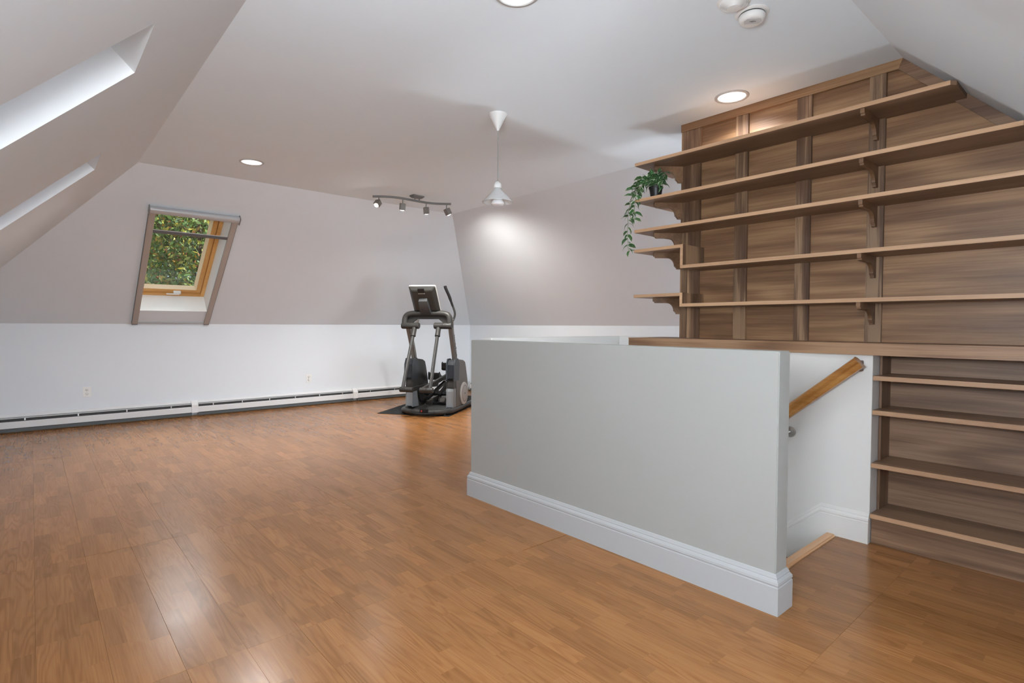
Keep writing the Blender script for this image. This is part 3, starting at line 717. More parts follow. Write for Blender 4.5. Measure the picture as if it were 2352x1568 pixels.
# ================================================================== CEILING FIXTURES
M_GLOW = plain('lamp_glow', (1, 1, 1), .5, emit=(1, .96, .90), estr=9)
def downlight(x, y, label, power):
    t = thing('recessed_downlight', label, 'ceiling light', (x, y, H), group=None)
    mk('trim_ring', lathe(bmesh.new(), [(.108, 0), (.108, -.003), (.104, -.006), (.092, -.007), (.088, -.004), (.087, -.0015)], seg=48), plain('downlight_ring', (.50, .50, .50), .4), t, smooth=True)
    mk('lens', lathe(bmesh.new(), [(.0005, -.0030), (.05, -.0030), (.0875, -.0020)], seg=48), plain('downlight_lens', (1, 1, 1), .4, emit=(1, .985, .965), estr=1.25), t, smooth=True)
    add_light('downlight_lamp', 'SPOT', (x, y, H-.012), power, (.97, .985, 1), target=(x, y, 0), spot_size=math.radians(150), spot_blend=.7, shadow_soft_size=.07)
    return t
downlight(1.587, 5.548, 'round recessed ceiling light near the roof window', 215)
downlight(3.530, 1.838, 'round recessed ceiling light right above the walnut bookcase', 34)
downlight(1.705, 1.930, 'recessed ceiling light cut by the top edge of the picture', 40)

def detector(x, y, label, ribbed):
    t = thing('smoke_detector', label, 'smoke detector', (x, y, H), -YAW)
    mk('base_plate', lathe(bmesh.new(), [(.077, 0), (.077, -.004), (.070, -.009), (.060, -.010)], seg=48), M_WPAINT, t, smooth=True)
    mk('neck', lathe(bmesh.new(), [(.055, -.009), (.055, -.018)], seg=40), M_HD if not ribbed else M_WPAINT, t, smooth=True)
    if ribbed:
        pr = [(.066, -.010)]
        for i in range(9): pr += [(.064-.004*i, -.016-.002*i), (.0625-.004*i, -.0205-.002*i)]
        pr += [(.026, -.037), (.0005, -.038)]
        mk('ribbed_cover', lathe(bmesh.new(), pr, seg=48), M_WPAINT, t, smooth=True)
    else:
        mk('cover', lathe(bmesh.new(), [(.0585, -.0135), (.061, -.017), (.0605, -.030), (.057, -.039), (.050, -.0445), (.044, -.0455), (.0005, -.0455)], seg=48), M_WPAINT, t, smooth=True)
        mk('button', P_z([(-.030, -.034), (.030, -.034), (.040, -.014), (.034, .008), (-.034, .008), (-.040, -.014)], -.0475, -.0450), plain('detector_grey', (.60, .61, .62), .4), t, bevel=.001)
        bm = bmesh.new()
        for i in range(5): box(bm, -.014+i*.006, -.0115+i*.006, -.022+abs(i-2)*.002, -.006-abs(i-2)*.002, -.0482, -.0474)
        mk('sounder_slots', bm, M_HD, t, kind='stuff')
    return t
detector(2.668, 1.292, 'white smoke detector with grey slotted button, beside a ribbed one', False)
detector(2.505, 1.300, 'ribbed white detector cut by the top edge of the picture', True)

# pendant
pl = thing('pendant_lamp', 'white pendant lamp with cone glass shade on a thin cord', 'pendant lamp', (2.565, 3.105, H))
mk('canopy', lathe(bmesh.new(), [(.067, 0), (.067, -.004), (.064, -.010), (.012, -.108), (.009, -.118), (.003, -.121)], seg=40), M_WPAINT, pl, smooth=True)
mk('cord', tube(bmesh.new(), [(0, 0, -.118), (0, 0, -.50)], .0028, 8), plain('cord_grey', (.26, .27, .27), .5), pl, smooth=True)
mk('socket', lathe(bmesh.new(), [(.003, -.480), (.016, -.486), (.026, -.500), (.029, -.515), (.029, -.526), (.026, -.530)], seg=32), M_WPAINT, pl, smooth=True)
mg = bpy.data.materials.new('frosted_shade_glass'); n, b = nodes(mg)
b.inputs['Base Color'].default_value = (.93, .94, .94, 1); b.inputs['Roughness'].default_value = .25; b.inputs['Transmission Weight'].default_value = .55; b.inputs['IOR'].default_value = 1.2
g = N(n, 'ShaderNodeNewGeometry'); nz = N(n, 'ShaderNodeTexNoise'); nz.inputs['Scale'].default_value = 60; L(n, g.outputs['Position'], nz.inputs['Vector'])
bp = N(n, 'ShaderNodeBump'); bp.inputs['Strength'].default_value = .05; L(n, nz.outputs['Fac'], bp.inputs['Height']); L(n, bp.outputs['Normal'], b.inputs['Normal'])
mk('shade', lathe(bmesh.new(), [(.024, -.528), (.030, -.540), (.112, -.628), (.1115, -.632), (.108, -.6285), (.028, -.5425), (.022, -.530)], seg=48), mg, pl, smooth=True)
mk('bulb', lathe(bmesh.new(), [(.014, -.530), (.018, -.575), (.026, -.600), (.040, -.622), (.0475, -.634), (.0475, -.644), (.040, -.651), (.020, -.654), (.0005, -.655)], seg=36), plain('bulb_white', (.86, .86, .88), .12), pl, smooth=True)

# track light
tk = thing('track_light', 'grey wavy ceiling track with four small square spotlights', 'track light', (3.43, 5.72, H))
TO = Vector(tk.location)
M_TK = plain('satin_nickel', (.16, .155, .15), .5, .2); M_TK2 = plain('spot_body', (.20, .185, .17), .45, .2)
zb = 2.655-H
bar = [Vector(p) for p in ((2.945, 5.791, 0), (3.034, 5.716, 0), (3.142, 5.664, 0), (3.260, 5.650, 0), (3.400, 5.656, 0), (3.551, 5.656, 0), (3.686, 5.620, 0), (3.833, 5.521, 0))]
bar = [Vector((p.x-TO.x, p.y-TO.y, zb)) for p in bar]
bp_ = smooth_path(bar, 5)
bm = bmesh.new(); rings = []
for i, p in enumerate(bp_):
    d = (bp_[min(i+1, len(bp_)-1)]-bp_[max(i-1, 0)]).normalized(); s = Vector((d.y, -d.x, 0))*.006
    rings.append([bm.verts.new(p+s*a+Vector((0, 0, .012*b_))) for a, b_ in ((-1, -1), (1, -1), (1, 1), (-1, 1))])
for a, c in zip(rings, rings[1:]):
    for i in range(4): bm.faces.new((a[i], a[(i+1) % 4], c[(i+1) % 4], c[i]))
bm.faces.new(rings[0][::-1]); bm.faces.new(rings[-1])
mk('track_bar', bm, M_TK, tk)
dirb = (bar[5]-bar[3]).normalized(); angb = math.atan2(dirb.y, dirb.x)
def rot2(pts, a, o=(0, 0)):
    c, s = math.cos(a), math.sin(a); return [(o[0]+x*c-y*s, o[1]+x*s+y*c) for x, y in pts]
cpos = (0.025, -.045)
bm = bmesh.new(); R0 = rot2([(-.075, -.045), (.075, -.045), (.075, .045), (-.075, .045)], angb, cpos); R1 = rot2([(-.055, -.028), (.055, -.028), (.055, .028), (-.055, .028)], angb, cpos)
v0 = [bm.verts.new((x, y, -.0005)) for x, y in R0]; v1 = [bm.verts.new((x, y, -.012)) for x, y in R0]; v2 = [bm.verts.new((x, y, -.030)) for x, y in R1]
for a, c in ((v0, v1), (v1, v2)):
    for i in range(4): bm.faces.new((a[i], a[(i+1) % 4], c[(i+1) % 4], c[i]))
bm.faces.new(v0[::-1]); bm.faces.new(v2)
mk('ceiling_mount', bm, M_TK, tk)
for s in (-.03, .03):
    q = rot2([(s, 0)], angb, cpos)[0]
    mk('mount_rod', tube(bmesh.new(), [(q[0], q[1], -.028), (q[0], q[1], zb+.005)], .006, 10), M_TK, tk, smooth=True)
heads = [(2.998, 5.747, Vector((-.62, -.35, -.70)), 12), (3.250, 5.651, Vector((.08, .30, -1)), 30), (3.566, 5.654, Vector((.28, .28, -1)), 34), (3.790, 5.553, Vector((.50, .02, -.86)), 34)]
for i, (x, y, dr, pw) in enumerate(heads):
    d = dr.normalized(); p0 = Vector((x-TO.x, y-TO.y, zb)); top_ = p0+Vector((0, 0, -.060))
    hd = mk('spot_head', B(-.0295, .0295, -.0295, .0295, -.075, 0), M_TK2, tk, bevel=.002)
    # hollow front: inset opening
    q = d.to_track_quat('-Z', 'Y'); hd.rotation_euler = q.to_euler(); hd.location = top_ - d*.004
    mk('stem', tube(bmesh.new(), [p0-hd.location*0, top_+Vector((0, 0, -.006))], .0052, 8), M_TK, tk, smooth=True)
    mk('bulb', lathe(bmesh.new(), [(.0205, -.0745), (.0215, -.078), (.016, -.082), (.0005, -.084)], seg=20), M_GLOW if i else plain('lamp_glow_bright', (1, 1, 1), .5, emit=(1, .97, .92), estr=60), hd, smooth=True)
    loc = TO + hd.location + d*.10
    add_light('track_spot_lamp', 'SPOT', loc, pw*3.0, (1, .96, .90), target=loc+d, spot_size=math.radians((70, 130, 130, 150)[i]), spot_blend=1.0, shadow_soft_size=.02)

# ================================================================== PLANT
M_LEAF = bpy.data.materials.new('variegated_leaf'); n, b = nodes(M_LEAF)
tc = N(n, 'ShaderNodeTexCoord'); sp = N(n, 'ShaderNodeSeparateXYZ'); L(n, tc.outputs['Object'], sp.inputs[0])
ab = N(n, 'ShaderNodeMath', operation='ABSOLUTE'); L(n, sp.outputs[1], ab.inputs[0])
nz = N(n, 'ShaderNodeTexNoise'); nz.inputs['Scale'].default_value = 90; L(n, tc.outputs['Object'], nz.inputs['Vector'])
ma = N(n, 'ShaderNodeMath', operation='MULTIPLY_ADD'); L(n, nz.outputs['Fac'], ma.inputs[0]); ma.inputs[1].default_value = .006; L(n, ab.outputs[0], ma.inputs[2])
rp = N(n, 'ShaderNodeValToRGB'); mr = N(n, 'ShaderNodeMapRange'); mr.inputs['From Max'].default_value = .018; L(n, ma.outputs[0], mr.inputs['Value']); L(n, mr.outputs[0], rp.inputs[0])
rp.color_ramp.interpolation = 'EASE'
rp.color_ramp.elements[0].position = .17; rp.color_ramp.elements[0].color = (.55, .68, .38, 1)
rp.color_ramp.elements[1].position = 1; rp.color_ramp.elements[1].color = (.75, .82, .66, 1)
e = rp.color_ramp.elements.new(.26); e.color = (.035, .125, .035, 1)
e = rp.color_ramp.elements.new(.84); e.color = (.05, .16, .05, 1)
oi = N(n, 'ShaderNodeObjectInfo'); hs = N(n, 'ShaderNodeHueSaturation'); mv = N(n, 'ShaderNodeMath', operation='MULTIPLY_ADD'); L(n, oi.outputs['Random'], mv.inputs[0]); mv.inputs[1].default_value = .7; mv.inputs[2].default_value = .7
L(n, mv.outputs[0], hs.inputs['Value']); L(n, rp.outputs[0], hs.inputs['Color']); L(n, hs.outputs[0], b.inputs['Base Color']); b.inputs['Roughness'].default_value = .4
def leaf_mesh(kf):
    bm = bmesh.new(); k = 7; rows = []
    for i in range(k):
        t = i/(k-1); wd = math.sin(PI*min(1, t*.98+.02)**.75)*.0165*kf if 0 < i < k-1 else .0006
        x = t*.056; z = .006*math.sin(PI*t) - .010*t*t
        rows.append([bm.verts.new((x, -wd, z+.003*(wd/.016))), bm.verts.new((x, 0, z)), bm.verts.new((x, wd, z+.003*(wd/.016)))])
    for a, c in zip(rows, rows[1:]):
        for i in (0, 1): bm.faces.new((a[i], c[i], c[i+1], a[i+1]))
    me = bpy.data.meshes.new('leaf'); bm.to_mesh(me); bm.free()
    for p in me.polygons: p.use_smooth = True
    me.materials.append(M_LEAF); return me
LM = [leaf_mesh(1.0), leaf_mesh(.75), leaf_mesh(1.2)]
PB = Vector((3.575, 2.452, 2.1595))
pp = thing('potted_vine', 'variegated green trailing plant in a black pot on the second shelf end', 'plant', PB)
pot = mk('pot', lathe(bmesh.new(), [(.0005, .0), (.037, .0), (.0385, .004), (.049, .074), (.053, .074), (.054, .088), (.050, .088), (.048, .078), (.0005, .078)], seg=36), plain('black_plastic_pot', (.012, .012, .013), .4), pp, smooth=True)
mk('soil', lathe(bmesh.new(), [(.0005, .0785), (.047, .0785)], seg=24), plain('soil', (.05, .035, .025), .9, bump=.5), pp)
vines = [
 [(0, 0, .08), (-.03, .05, .15), (-.045, .11, .13), (-.06, .165, .06), (-.07, .185, -.02), (-.08, .195, -.10), (-.085, .190, -.17), (-.08, .200, -.24), (-.085, .190, -.31), (-.085, .185, -.37), (-.075, .175, -.385)],
 [(0, 0, .08), (-.05, .03, .14), (-.085, .07, .10), (-.10, .10, .03), (-.105, .115, -.05), (-.10, .125, -.11), (-.10, .12, -.15)],
 [(0, 0, .08), (-.04, .06, .12), (-.07, .13, .06), (-.08, .16, -.02), (-.085, .165, -.08), (-.08, .175, -.14)],
 [(0, 0, .08), (-.01, .05, .17), (-.02, .12, .17), (-.03, .17, .13), (-.04, .195, .07)],
 [(0, 0, .08), (.01, -.01, .16), (.02, -.04, .19), (.02, -.07, .175)],
 [(0, 0, .08), (-.02, .02, .16), (-.03, .05, .19)],
 [(0, 0, .08), (.0, -.03, .13), (-.01, -.06, .12), (-.02, -.075, .07)]]
rl = random.Random(11)
def place_leaf(p, dr, roll, s, mesh):
    o = bpy.data.objects.new('leaf', mesh); COL.objects.link(o); o.parent = pp
    d = dr.normalized(); q = d.to_track_quat('X', 'Z'); o.rotation_mode = 'QUATERNION'
    from mathutils import Quaternion
    o.rotation_quaternion = q @ Quaternion((1, 0, 0), roll); o.location = p; o.scale = (s, s, s)
toCam = Vector((-.66, -.70, -.15))
for vi, v in enumerate(vines):
    path = smooth_path(v, 5)
    mk('stem', tube(bmesh.new(), path, .0016, 6), plain('vine_stem', (.16, .25, .07), .5), pp, smooth=True)
    acc = 0; nextd = .035 if vi < 4 else .02; side = 1
    for a, c in zip(path, path[1:]):
        acc += (c-a).length
        if acc > nextd:
            nextd = acc + rl.uniform(.015, .023); side = -side
            t = (c-a).normalized(); lat = t.cross(toCam).normalized()*side
            for rep in (1,) if rl.random() < .65 else (1, -1):
                dr = lat*rep*rl.uniform(.5, 1) + t*rl.uniform(.1, .8) + Vector((0, 0, -1))*rl.uniform(.0, .7) + toCam*rl.uniform(-.1, .35)
                place_leaf(c + toCam*.002, dr, rl.uniform(-.9, .9), rl.uniform(.85, 1.32), rl.choice(LM))
for i in range(26):
    a = rl.uniform(0, 2*PI); e_ = rl.uniform(.0, 1.1)
    d = Vector((math.cos(a)*math.cos(e_), math.sin(a)*math.cos(e_), math.sin(e_)*.9))
    p = Vector((0, .01, .095)) + Vector((d.x*.035, d.y*.05, abs(d.z)*.075+rl.uniform(0, .03)))
    place_leaf(p, d+Vector((0, 0, -.35)), rl.uniform(-1, 1), rl.uniform(.85, 1.2), rl.choice(LM))

# ================================================================== ELLIPTICAL TRAINER
MO = Vector((3.812, 6.385, 0)); ANG = math.atan2(-.81406873, .58076855)
ux = Vector((.58076855, -.81406873, 0))
mat_o = tag(mk('exercise_mat', B(-.513, .513, 0, 2.1, .0005, .006), plain('black_rubber', (.022, .024, .024), .85, bump=.3, bscale=400, spec=.15), bevel=.002), 'thin black rubber mat on the floor under the elliptical trainer', 'mat')
mat_o.location = MO; mat_o.rotation_euler = (0, 0, ANG)
el = thing('elliptical_trainer', 'black and grey elliptical trainer seen from the front, standing on a mat', 'exercise machine', MO+ux*.15, ANG)
K1 = plain('machine_black', (.014, .014, .014), .40, spec=.28); K2 = plain('machine_charcoal', (.034, .033, .031), .40, spec=.28); K3 = plain('machine_slate', (.024, .028, .034), .33, spec=.28)
K4 = plain('machine_beige_grey', (.100, .090, .081), .4, .1); K5 = plain('machine_silver', (.24, .255, .27), .35, .35); K6 = plain('machine_light', (.40, .375, .35), .4)
def E_(name, bm, mat, parent=None, **kw): return mk(name, bm, mat, parent or el, **kw)
ZB = .006
loop = [(-.33, 1.7, .05), (-.34, 1.0, .05), (-.345, .5, .05), (-.34, .20, .05), (-.31, .08, .052), (-.22, .0, .052), (-.10, -.045, .052), (.10, -.045, .052), (.22, .0, .052), (.31, .08, .052), (.34, .20, .05), (.345, .5, .05), (.34, 1.0, .05), (.33, 1.7, .05)]
bf = E_('base_frame', tube(bmesh.new(), smooth_path(loop, 5), .034, 14), K2, smooth=True)
E_('base_cover', P_z([(-.30, .10), (-.20, .03), (.20, .03), (.30, .10), (.31, 1.0), (-.31, 1.0)], .018, .044), K2, bevel=.006)
E_('transport_handle', tube(bmesh.new(), smooth_path([(-.17, -.02, .055), (-.13, -.085, .045), (-.05, -.105, .040), (.07, -.105, .040), (.15, -.085, .045), (.19, -.02, .055)], 5), .012, 10), K1, smooth=True)
ps = E_('power_inlet', B(-.01, .10, -.095, -.045, .050, .098), K1, bevel=.006)
E_('power_switch', B(.012, .030, -.0985, -.0945, .060, .085), plain('switch_red', (.35, .03, .02), .4), ps)
for s in (-1, 1):
    for yy in (.02, 1.6):
        E_('levelling_foot', lathe(bmesh.new(), [(.0005, ZB), (.02, ZB), (.02, ZB+.008), (.008, ZB+.012), (.008, .03)], (s*.30, yy, 0), 14), K1, smooth=True)
# centre rail and drive parts on the floor
E_('centre_rail', B(-.26, .26, .72, .80, .03, .075), K1, bevel=.01)
E_('slide_rail', P_x([(.80, .03), (1.55, .03), (1.55, .10), (1.0, .15), (.86, .13)], -.10, .10), K4, bevel=.012)
E_('slide_rail', P_x([(.70, .03), (1.0, .04), (.95, .14), (.74, .13)], -.24, -.14), K4, bevel=.012)
def rect_sweep(path, hx, hy):
    bm = bmesh.new(); rings = []
    for i, p in enumerate(path):
        d = (path[min(i+1, len(path)-1)]-path[max(i-1, 0)]).normalized(); b_ = Vector((0, 1, 0)); b_ = (b_-d*b_.dot(d)).normalized(); a = b_.cross(d).normalized()
        rings.append([bm.verts.new(p+a*hx*i_+b_*hy*j_) for i_, j_ in ((-1, -1), (1, -1), (1, 1), (-1, 1))])
    for a, c in zip(rings, rings[1:]):
        for i in range(4): bm.faces.new((a[i], a[(i+1) % 4], c[(i+1) % 4], c[i]))
    bm.faces.new(rings[0][::-1]); bm.faces.new(rings[-1]); return bm
def P2(name, pts, x0, x1, mat, **kw): return E_(name, P_x(pts, x0, x1), mat, **kw)
for s in (-1, 1):
    def X(a, b): return (min(s*a, s*b), max(s*a, s*b))
    # silver foot, charcoal collar, slate shroud
    P2('foot_cover', [(.225, .082), (.43, .070), (.36, .30), (.34, .345), (.245, .345), (.232, .30)], *X(.245, .345), K5, bevel=.008)
    P2('collar_cover', [(.236, .345), (.40, .345), (.38, .46), (.255, .46), (.240, .39)], *X(.243, .348), K2, bevel=.008)
    P2('shroud', [(.225, .46), (.40, .455), (.42, .66), (.37, .725), (.27, .725), (.232, .66)], *X(.242, .362), K3, bevel=.018, seg=3)
    sg = P2('side_housing', [(.36, .065), (.44, .055), (.60, .055), (.74, .075), (.82, .16), (.835, .26), (.80, .42), (.73, .60), (.70, .66), (.62, .69), (.40, .715), (.36, .60), (.34, .45), (.36, .30)], *X(.262, .352), K4 if s > 0 else K2, bevel=.016, seg=3)
    E_('wheel_cover', lathe(bmesh.new(), [(.158, 0), (.160, s*.014), (.152, s*.022), (.118, s*.024)], (s*.348, .640, .235), 44, 'X'), K6, sg, smooth=True)
    E_('wheel_ring', lathe(bmesh.new(), [(.118, s*.024), (.117, s*.020), (.113, s*.020), (.112, s*.024)], (s*.348, .640, .235), 44, 'X'), K1, sg, smooth=True)
    E_('wheel_cap', lathe(bmesh.new(), [(.112, s*.024), (.06, s*.026), (.0005, s*.026)], (s*.348, .640, .235), 44, 'X'), plain('machine_pale', (.33, .305, .285), .4), sg, smooth=True)
    E_('wheel_emblem', B(*X(.374, .376), .628, .652, .224, .246), K2, sg, bevel=.002)
    E_('housing_peg', tube(bmesh.new(), [(s*.30, .60, .672), (s*.30, .73, .655)], .014, 8), K4, smooth=True)
    E_('inner_wheel', lathe(bmesh.new(), [(.15, 0), (.152, -s*.012), (.13, -s*.016), (.0005, -s*.016)], (s*.262, .60, .25), 36, 'X'), K1, smooth=True)
    # leaning uprights
    up = [(s*.300, .430, .64), (s*.300, .395, .78), (s*.302, .315, .98), (s*.306, .250, 1.13), (s*.314, .215, 1.24), (s*.300, .200, 1.31), (s*.262, .190, 1.362)]
    ur = E_('upright', rect_sweep(smooth_path(up, 4), .029, .036), plain('upright_beige_grey', (.17, .155, .14), .4, .1), bevel=.010, smooth=True)
    if s > 0:
        cu = bpy.data.curves.new('lettering', 'FONT'); cu.body = 'NordicTrack'; cu.size = .062; cu.extrude = .0006; cu.align_x = 'CENTER'; cu.align_y = 'CENTER'
        cu.materials.append(K1); lt = bpy.data.objects.new('lettering', cu); COL.objects.link(lt); lt.parent = ur
        a = Vector((0, .125, -.33)).normalized()      # text runs down the post
        zz = Vector((1, -.15, 0)).normalized(); yv = zz.cross(a).normalized(); zz = a.cross(yv)
        R = Matrix((a, yv, zz)).transposed().to_4x4(); R.translation = (.3328, .344, .915)
        bpy.context.view_layer.update(); me = bpy.data.meshes.new_from_object(lt.evaluated_get(bpy.context.evaluated_depsgraph_get())); me.materials.clear(); me.materials.append(K1)
        bpy.data.objects.remove(lt); lt = bpy.data.objects.new('lettering', me); COL.objects.link(lt); lt.parent = ur; lt.matrix_local = R; lt['kind'] = 'stuff'
    # pivot cylinders
    E_('pivot', lathe(bmesh.new(), [(.0005, s*.108), (.036, s*.108), (.043, s*.116), (.043, s*.232), (.040, s*.234), (.040, s*.238), (.043, s*.240), (.043, s*.350), (.038, s*.358), (.0005, s*.358)], (0, .135, 1.190), 24, 'X'), K2, smooth=True)
    E_('pivot_screw', lathe(bmesh.new(), [(.0005, .0), (.006, .0), (.006, .004)], (s*.30, .135, 1.233), 8, 'Z'), K1)
    # swinging arms
    top_ = Vector((s*.172, .125, 1.16)); bot = Vector((s*.188, -.215, .385))
    ar = E_('arm', tube(bmesh.new(), [top_+(bot-top_)*.12, bot], .0235, 14), plain('arm_grey', (.06, .06, .058), .3, .3), smooth=True)
    E_('arm_collar', tube(bmesh.new(), [top_, top_+(bot-top_)*.09, top_+(bot-top_)*.14, top_+(bot-top_)*.142], [.034, .033, .036, .024], 16), K2, ar, smooth=True)
    jy, jz = (bot.y, .365)
    E_('arm_joint', lathe(bmesh.new(), [(.0005, s*.228), (.030, s*.228), (.034, s*.220), (.034, s*.150), (.031, s*.148), (.031, s*.144), (.034, s*.142), (.034, s*.052), (.0005, s*.050)], (0, jy, jz), 20, 'X'), K2, smooth=True)
# links and pedals (left one low, right one raised)
def bar_box(name, p, q, wdt, hgt, mat, par=None):
    p, q = Vector(p), Vector(q); d = (q-p).normalized(); a = Vector((1, 0, 0)); b_ = d.cross(a).normalized(); a = b_.cross(d)
    bm = bmesh.new(); vs = [bm.verts.new(o+a*i*wdt/2+b_*j*hgt/2) for o in (p, q) for i, j in ((-1, -1), (1, -1), (1, 1), (-1, 1))]
    for f in ((0, 1, 2, 3), (7, 6, 5, 4), (0, 4, 5, 1), (1, 5, 6, 2), (2, 6, 7, 3), (3, 7, 4, 0)): bm.faces.new([vs[i] for i in f])
    return E_(name, bm, mat, par, bevel=.006)
bar_box('link_arm', (-.085, -.215, .362), (-.10, .78, .352), .045, .052, K1)
bar_box('link_arm', (.085, -.215, .370), (.105, .86, .500), .045, .055, K2)
bar_box('link_brace', (.02, .55, .20), (.06, .98, .42), .05, .05, K1)
bar_box('link_brace', (-.10, .40, .17), (-.06, 1.0, .35), .045, .045, K1)
E_('crank', lathe(bmesh.new(), [(.0005, -.22), (.03, -.22), (.03, .22), (.0005, .22)], (0, .62, .22), 16, 'X'), K1, smooth=True)
for (x, y0, y1, z0, z1) in ((.16, .52, .92, .60, .56), (-.13, .74, 1.12, .435, .40)):
    pts = [(y0-.02, z0+.06), (y0, z0+.075), (y0+.06, z0-.0+.02), (y1, z1), (y1, z1-.03), (y0+.03, z0-.035), (y0-.02, z0-.02)]
    pd = E_('pedal', P_x(pts, x-.085, x+.085), K1, bevel=.008)
bar_box('pedal_support', (.14, .60, .57), (.11, .70, .46), .04, .04, K1)
# crossbar
cb_ = [(-.315, .135, 1.165), (-.322, .145, 1.26), (-.300, .155, 1.325), (-.235, .160, 1.352), (-.10, .160, 1.358), (.10, .160, 1.358), (.235, .160, 1.352), (.300, .155, 1.325), (.322, .145, 1.26), (.315, .135, 1.165)]
E_('crossbar', tube(bmesh.new(), smooth_path(cb_, 5), .039, 16), K2, smooth=True)
E_('crossbar_fairing', P_y([(-.30, 1.21), (-.225, 1.235), (-.16, 1.285), (.16, 1.285), (.225, 1.235), (.30, 1.21), (.31, 1.30), (.24, 1.345), (-.24, 1.345), (-.31, 1.30)], .165, .200), K2, bevel=.006)
# console: local frame (a along x, n out of the back, h up the tilt)
cb0 = Vector((0, .165, 1.392)); ct0 = Vector((0, -.035, 1.712)); hv = (ct0-cb0).normalized(); nv = Vector((0, -hv.z, hv.y)).normalized()   # towards the room front
hl = (ct0-cb0).length
def cp(x, h, e): return cb0 + Vector((x, 0, 0)) + hv*h + nv*e
cn = None
bm = bmesh.new(); W0 = .187
out = [(-W0, 0), (W0, 0), (W0, hl), (-W0, hl)]; inn_ = [(-W0+.045, .03), (W0-.045, .03), (W0-.045, hl-.045), (-W0+.045, hl-.045)]
v0 = [bm.verts.new(cp(x, h, -.002)) for x, h in out]; v1 = [bm.verts.new(cp(x, h, .012)) for x, h in out]; v2 = [bm.verts.new(cp(x, h, .045)) for x, h in inn_]
for a, c in ((v0, v1), (v1, v2)):
    for i in range(4): bm.faces.new((a[i], a[(i+1) % 4], c[(i+1) % 4], c[i]))
bm.faces.new(v0[::-1]); bm.faces.new(v2)
cn = E_('console', bm, plain('console_black', (.026, .026, .024), .45), bevel=.008, seg=3, label='dark console shell')
def cbx(name, x0, x1, h0, h1, e0, e1, mat, par, bev=.003, **kw):
    bm = bmesh.new(); vs = [bm.verts.new(cp(x, h, e)) for e in (e0, e1) for x, h in ((x0, h0), (x1, h0), (x1, h1), (x0, h1))]
    for f in ((0, 1, 2, 3), (7, 6, 5, 4), (0, 4, 5, 1), (1, 5, 6, 2), (2, 6, 7, 3), (3, 7, 4, 0)): bm.faces.new([vs[i] for i in f])
    return E_(name, bm, mat, par, bevel=bev, **kw)
cbx('front_bezel', -W0-.002, W0+.002, -.004, hl+.004, -.026, -.002, plain('bezel_white', (.80, .78, .74), .35), cn, .010)
cbx('screen', -W0+.03, W0-.03, .06, hl-.03, -.028, -.0262, plain('screen_black', (.01, .01, .012), .1), cn, 0)
cbx('carry_slot', -.052, .038, hl-.085, hl-.018, .030, .049, K1, cn, .003)
cbx('slot_lip', -.054, .040, hl-.098, hl-.085, .030, .056, K4, cn, .002)
for x in (-.145, .115): E_('screw', lathe(bmesh.new(), [(.0005, .0), (.006, .0)], tuple(cp(x, hl-.045, .046)), 8, 'Y'), K1, cn)
# console mast
bm = bmesh.new(); prf = [(-.055, -.030, .050), (-.058, .06, .085), (-.060, .16, .085), (-.055, .225, .058)]
rows = [[bm.verts.new(cp(s*w_+ .0, h, e)) for s in (-1, 1)] for w_, h, e in [(.074, -.045, .055), (.072, .03, .085), (.068, .12, .092), (.062, .19, .080), (.056, .215, .048)]]
rows2 = [[bm.verts.new(cp(s*w_, h, e)) for s in (-1, 1)] for w_, h, e in [(.074, -.045, .0), (.072, .03, .02), (.068, .12, .03), (.062, .19, .03), (.056, .215, .03)]]
for R_ in (rows, rows2):
    for a, c in zip(R_, R_[1:]): bm.faces.new((a[0], a[1], c[1], c[0]))
for s in (0, 1):
    for i in range(4): bm.faces.new((rows[i][s], rows[i+1][s], rows2[i+1][s], rows2[i][s]))
bm.faces.new((rows[0][0], rows[0][1], rows2[0][1], rows2[0][0])); bm.faces.new((rows[-1][0], rows[-1][1], rows2[-1][1], rows2[-1][0]))
ms = E_('console_mast', bm, plain('mast_grey', (.05, .053, .056), .35, .1), smooth=True)
for x in (-.028, .028): E_('mast_screw', lathe(bmesh.new(), [(.0005, -.002), (.0065, -.002), (.0065, .002)], tuple(cp(x, .07, .093)), 10, 'Y'), K1, ms)
for s in (-1, 1):
    gp = [(s*.262, .23, 1.21), (s*.255, .36, 1.215), (s*.262, .455, 1.27), (s*.285, .46, 1.36), (s*.262, .43, 1.47)]
    gb = E_('grab_bar', tube(bmesh.new(), smooth_path(gp, 5), .015, 12), K4 if s < 0 else K2, smooth=True)
    E_('grip', tube(bmesh.new(), smooth_path([(s*.262, .43, 1.465), (s*.232, .37, 1.60), (s*.205, .31, 1.70), (s*.200, .300, 1.735)], 4), [.0165]*3+[.021]*8+[.022, .016], 12), K1, gb, smooth=True)

# ================================================================== OUTSIDE, SEEN THROUGH THE ROOF WINDOW
def leafmat(name, cols):
    m = bpy.data.materials.new(name); n, b = nodes(m); g = N(n, 'ShaderNodeNewGeometry'); rp = N(n, 'ShaderNodeValToRGB')
    rp.color_ramp.interpolation = 'CONSTANT'; L(n, g.outputs['Random Per Island'], rp.inputs[0])
    els = rp.color_ramp.elements
    els[0].color = (*cols[0][1], 1); els[0].position = 0; els[1].position = cols[-1][0]; els[1].color = (*cols[-1][1], 1)
    for p, c in cols[1:-1]: q = els.new(p); q.color = (*c, 1)
    L(n, rp.outputs[0], b.inputs['Base Color']); b.inputs['Roughness'].default_value = .6
    return m
LG = leafmat('leaves_autumn', [(0, (.08, .16, .05)), (.25, (.13, .23, .06)), (.50, (.20, .30, .07)), (.70, (.32, .36, .07)), (.82, (.50, .42, .06)), (.91, (.55, .30, .06)), (.96, (.5, .18, .10))])
LD = leafmat('leaves_green', [(0, (.05, .11, .05)), (.3, (.09, .17, .08)), (.6, (.14, .24, .12)), (.85, (.25, .33, .16)), (.96, (.5, .45, .15))])
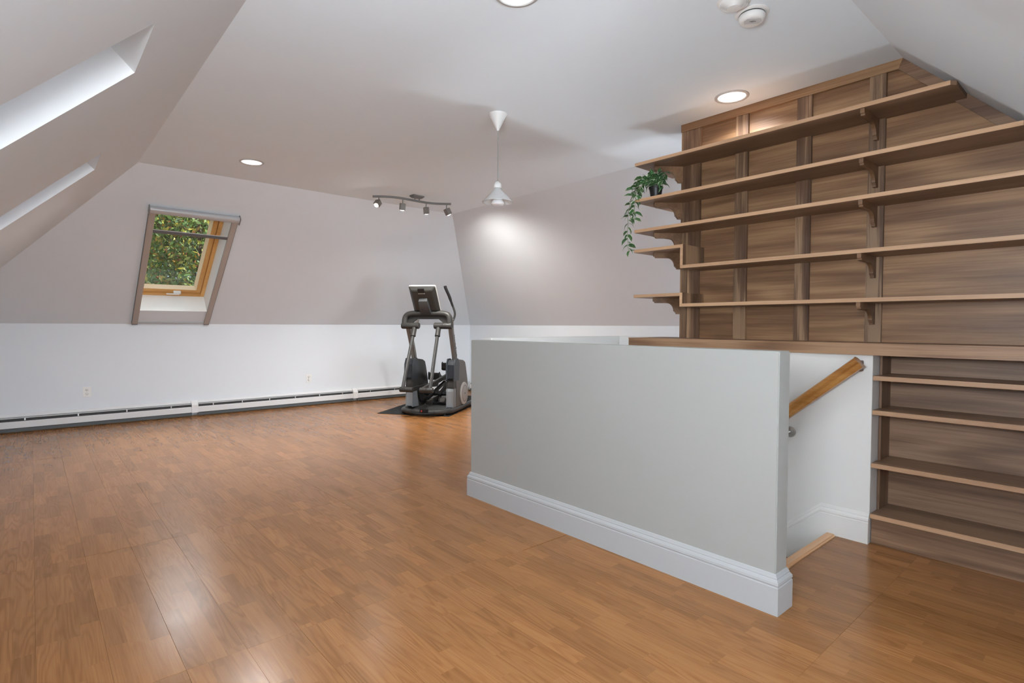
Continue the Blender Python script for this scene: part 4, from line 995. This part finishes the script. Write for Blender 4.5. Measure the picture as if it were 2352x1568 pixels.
def crown(name, c, rad, nl, size, mat, parent, seed):
    rg = np.random.default_rng(seed)
    dirs = rg.normal(size=(nl, 3)); dirs /= np.linalg.norm(dirs, axis=1)[:, None]
    r = rg.uniform(.55, 1.0, size=(nl, 1))**.6
    lump = 1 + .18*np.sin(dirs[:, :1]*5+seed)*np.cos(dirs[:, 1:2]*6)+.12*np.sin(dirs[:, 2:3]*9)
    p = dirs*r*lump*np.array(rad) + np.array(c)
    a = rg.normal(size=(nl, 3)); a /= np.linalg.norm(a, axis=1)[:, None]
    b_ = np.cross(a, rg.normal(size=(nl, 3))); b_ /= np.linalg.norm(b_, axis=1)[:, None]
    s = rg.uniform(.6, 1.2, size=(nl, 1))*size
    V = np.stack([p-a*s, p+b_*s*.45, p+a*s, p-b_*s*.45], 1).reshape(-1, 3)
    Fc = np.arange(nl*4).reshape(-1, 4)
    me = bpy.data.meshes.new(name); me.from_pydata(V.tolist(), [], Fc.tolist()); me.materials.append(mat)
    o = bpy.data.objects.new(name, me); COL.objects.link(o); o.parent = parent; o['kind'] = 'stuff'; return o
M_BARK = plain('bark', (.12, .09, .07), .9, bump=.5)
def tree(x, y, base, cz, rad, nl, size, mat, label, seed):
    t = thing('tree', label, 'tree', (x, y, base), 0, 'trees outside the roof window')
    tr_ = bmesh.new(); tube(tr_, [(0, 0, 0), (.1, 0, (cz-base)*.5), (0, .1, cz-base+rad[2]*.4)], [.22, .16, .05], 10)
    rr = random.Random(seed)
    for i in range(7):
        a = rr.uniform(0, 2*PI); h = (cz-base)*rr.uniform(.6, 1)
        tube(tr_, [(0, 0, h), (math.cos(a)*rad[0]*.4, math.sin(a)*rad[1]*.4, h+rad[2]*.3), (math.cos(a)*rad[0]*.75, math.sin(a)*rad[1]*.75, h+rad[2]*.55)], [.07, .045, .015], 6)
    mk('trunk', tr_, M_BARK, t)
    crown('foliage', (0, 0, cz-base), rad, nl, size, mat, t, seed)
    return t
tree(3.3, 16.0, -5.5, 3.1, (1.3, 1.2, 1.9), 10000, .075, LG, 'autumn tree with yellow and orange leaves, nearest outside the roof window', 3)
tree(1.3, 20.5, -5.5, 3.6, (2.0, 1.5, 2.6), 12000, .09, LD, 'dark green tree left of the autumn tree outside the roof window', 5)
tree(6.9, 20.5, -5.5, 4.3, (2.2, 1.6, 3.2), 11000, .10, LD, 'green tree behind and right of the autumn tree outside', 8)
tree(3.6, 28.0, -5.5, 5.2, (5.2, 2.4, 4.6), 30000, .16, leafmat('leaves_back', [(0, (.12, .22, .09)), (.4, (.22, .34, .12)), (.75, (.36, .42, .15)), (.92, (.6, .5, .16))]), 'wide green tree filling the view at the back outside the roof window', 9)
struct(mk('ground', B(-40, 50, 10, 80, -5.8, -5.5), plain('grass_ground', (.12, .18, .06), .9, var=.3)))
